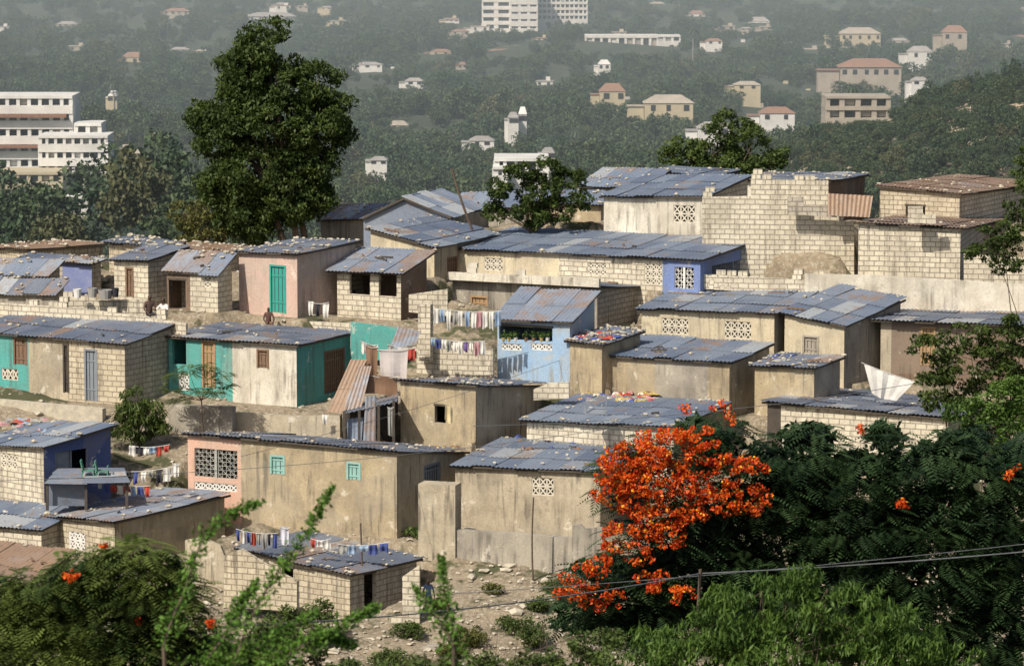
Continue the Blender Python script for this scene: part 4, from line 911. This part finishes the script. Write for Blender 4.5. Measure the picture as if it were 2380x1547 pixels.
# ------------------------------------------------------------ cables and poles
def cable(name,pts,r=.012,mat=None):
    cu=bpy.data.curves.new(name,'CURVE'); cu.dimensions='3D'; cu.bevel_depth=r; s=cu.splines.new('POLY'); s.points.add(len(pts)-1)
    for i,p in enumerate(pts): s.points[i].co=(*p,1)
    cu.materials.append(mat or bgrey); o=bpy.data.objects.new(name,cu); return link(o)
def span(u0,v0,y0,u1,v1,y1,sag=.4,r=.012,mat=None,name='power_cable'):
    A=P(u0,v0,y0);B=P(u1,v1,y1); cable(name,[A+(B-A)*t-np.array([0,0,sag*4*t*(1-t)]) for t in np.linspace(0,1,24)],r,mat)
cabm=simple('cable_grey',(0.16,0.17,0.18))
span(-400,1452,54,1628,1332,72,.45,.014,cabm); span(1628,1332,72,2900,1225,76,.12,.014,cabm)
span(2500,1250,74,950,1385,71,.1,.007,cabm)
span(-200,1120,100,1700,950,110,.5,.008,cabm); span(1100,990,110,2500,815,118,.5,.010,cabm); span(560,1060,118,1500,760,150,.3,.008,cabm)
def pole(name,u,vt,vb,y,r,u2=None,g=False):
    A=P(u,vb,y);B=P(u2 or u,vt,y)
    if g: A[2]=gz(A[0],A[1])-.3
    mb=MB(); tube(mb,A,B,r,r*.8,bark,8,.02); return mb.build(name,None,True)
pole('wooden_pole',1240,1155,1352,126.5,.035,g=True); pole('leaning_pole',1098,392,535,154,.06,1050); pole('utility_pole',1628,1322,1700,72,.04,g=True); pole('clothes_post',845,1215,1262,125.8,.04,838,g=True)
# ------------------------------------------------------------ people
skinm=simple('skin_dark',(0.075,0.04,0.025),(0.06,0.032,0.02),.55); hair=simple('hair_black',(0.01,0.009,0.008))
def person(name,loc,head=0,shirt=CW,trous=CB,pose='stand',scale=1.0):
    J={'pel':(0,0,.95,.13),'sp':(0,0,1.12,.12),'ch':(0,-.01,1.32,.145),'nk':(0,0,1.46,.055),'hd0':(0,-.01,1.54,.07),'hd':(0,-.02,1.63,.095),'hdt':(0,-.01,1.72,.075)}
    E=[('pel','sp','s'),('sp','ch','s'),('ch','nk','k'),('nk','hd0','k'),('hd0','hd','k'),('hd','hdt','h')]
    for s,x in (('l',1),('r',-1)):
        if pose=='stand': hip,kn,an,toe=(.10*x,0,.90),(.11*x,-.02,.50),(.11*x,.02,.08),(.13*x,-.16,.04)
        else: hip,kn,an,toe=(.10*x,0,.90),(.15*x,-.42,.92),(.14*x,-.40,.50),(.15*x,-.56,.46)
        el=(.27*x,.02,1.12) if pose=='stand' else (.27*x,-.08,1.12); wr=(.29*x,-.06,.88) if pose=='stand' else (.2*x,-.32,1.0)
        if pose=='reach' : el=(.3*x,-.15,1.2); wr=(.22*x,-.4,1.25)
        J.update({s+'sh':(.17*x,0,1.40,.065),s+'el':(*el,.045),s+'wr':(*wr,.03),s+'hp':(*hip,.085),s+'kn':(*kn,.06),s+'an':(*an,.04),s+'to':(*toe,.03)})
        E+=[('ch',s+'sh','s'),(s+'sh',s+'el','s'),(s+'el',s+'wr','k'),('pel',s+'hp','t'),(s+'hp',s+'kn','t'),(s+'kn',s+'an','t'),(s+'an',s+'to','k')]
        w=np.array(wr);f=(w-np.array(el));f/=np.linalg.norm(f); J[s+'pm']=(*(w+f*.07),.032); E.append((s+'wr',s+'pm','k'))
        lat=np.array([0,-1,0.]) if pose=='stand' else np.array([-x,0,0.])
        for i,(o,l) in enumerate(((-.03,.07),(-.01,.085),(.01,.08),(.03,.065))):
            b_=w+f*.09+lat*o; c_=b_+f*l*.6+np.array([-.01*x,0,0]); d_=c_+f*l*.4+np.array([-.02*x,0,0])
            for nm,pp,r in (('a',b_,.010),('b',c_,.009),('c',d_,.008)): J[s+'f%d'%i+nm]=(*pp,r)
            E+=[(s+'pm',s+'f%da'%i,'k'),(s+'f%da'%i,s+'f%db'%i,'k'),(s+'f%db'%i,s+'f%dc'%i,'k')]
        t1=w+f*.03+lat*-.04; t2=t1+f*.04+lat*-.02; J[s+'t1']=(*t1,.011);J[s+'t2']=(*t2,.009); E+=[(s+'wr',s+'t1','k'),(s+'t1',s+'t2','k')]
    J['nose']=(0,-.125,1.62,.014); E.append(('hd','nose','k'))
    names=list(J); me=bpy.data.meshes.new(name+'_sk'); me.from_pydata([J[n][:3] for n in names],[(names.index(a),names.index(b)) for a,b,_ in E],[])
    o=bpy.data.objects.new(name+'_sk',me); sc.collection.objects.link(o); sk=o.modifiers.new('s','SKIN')
    for i,n in enumerate(names): me.skin_vertices[0].data[i].radius=(J[n][3],J[n][3])
    me.skin_vertices[0].data[names.index('pel')].use_root=True
    o.modifiers.new('u','SUBSURF').levels=1
    dg=bpy.context.evaluated_depsgraph_get(); m2=bpy.data.meshes.new_from_object(o.evaluated_get(dg)); bpy.data.objects.remove(o)
    m2.materials.clear()
    for m_ in (cl(shirt),cl(trous),skinm,hair): m2.materials.append(m_)
    key={'s':0,'t':1,'k':2,'h':3}; segs=[(np.array(J[a][:3]),np.array(J[b][:3]),key[c]) for a,b,c in E]
    for p in m2.polygons:
        c=np.array(p.center); best=9;bi=0
        for A,B,k in segs:
            t=np.clip(np.dot(c-A,B-A)/(np.dot(B-A,B-A)+1e-9),0,1); d=np.linalg.norm(c-A-(B-A)*t)
            if d<best: best=d;bi=k
        if c[2]>1.66 and c[1]>-.06 or c[2]>1.7: bi=3
        p.material_index=bi; p.use_smooth=True
    ob=bpy.data.objects.new(name,m2); ob.location=V(loc); ob.rotation_euler=(0,0,head); ob.scale=(scale,)*3; sc.collection.objects.link(ob); return ob
for (nm,u,v,y,hd_,sh_,tr,po,scl) in (('seated_man',347,705,144.4,.5,(.1,.06,.05),CK,'sit',.95),('seated_woman',381,712,144.2,-.6,CW,CG,'reach',.95),('seated_child',624,730,146.2,.2,(.12,.06,.05),CBR,'sit',.8),
      ('standing_child',996,1362,124.0,.3,(.12,.2,.35),CB,'stand',.68),('woman_at_window',824,690,148.7,0,CB,CK,'stand',.9)):
    top=P(u,v,y); person(nm,(top[0],top[1],top[2]-1.35*scl),hd_,sh_,tr,po,scl)
# ------------------------------------------------------------ haze
m=bpy.data.materials.new('haze'); m.use_nodes=True; nt=m.node_tree; nt.nodes.clear(); o=nt.nodes.new('ShaderNodeOutputMaterial'); vs=nt.nodes.new('ShaderNodeVolumeScatter')
vs.inputs['Color'].default_value=(.76,.92,1,1); vs.inputs['Density'].default_value=.00030; vs.inputs['Anisotropy'].default_value=.0; nt.links.new(vs.outputs[0],o.inputs['Volume'])
mb=MB(); mb.box((0,1500,-20),(2500,0,0),(0,1300,0),(0,0,65),m); mb.build('haze_air')
# ------------------------------------------------------------ light, world, camera
sd=np.array([-.62,-.78]); el=math.radians(46); dirv=Vector((sd[0]*math.cos(el),sd[1]*math.cos(el),math.sin(el)))
w=bpy.data.worlds.new('World'); sc.world=w; w.use_nodes=True; nt=w.node_tree; sky=nt.nodes.new('ShaderNodeTexSky'); sky.sky_type='NISHITA'; sky.sun_disc=False
sky.sun_elevation=el; sky.sun_rotation=math.atan2(sd[0],sd[1]); sky.dust_density=4; nt.links.new(sky.outputs[0],nt.nodes['Background'].inputs[0]); nt.nodes['Background'].inputs[1].default_value=.09
su=bpy.data.lights.new('sun','SUN'); su.energy=4.8; su.angle=math.radians(.6); su.color=(1,.92,.79); so=bpy.data.objects.new('sun',su); so.rotation_euler=dirv.to_track_quat('Z','Y').to_euler(); sc.collection.objects.link(so)
cam=bpy.data.cameras.new('camera'); cam.sensor_width=36; cam.lens=18/ (1190/F); cam.clip_start=1; cam.clip_end=12000; cam.dof.use_dof=True; cam.dof.focus_distance=140; cam.dof.aperture_fstop=4.5
co_=bpy.data.objects.new('camera',cam); co_.rotation_euler=(math.radians(90)-PITCH,0,0); sc.collection.objects.link(co_); sc.camera=co_
sc.view_settings.view_transform='Standard'; sc.view_settings.look='None'; sc.view_settings.exposure=0
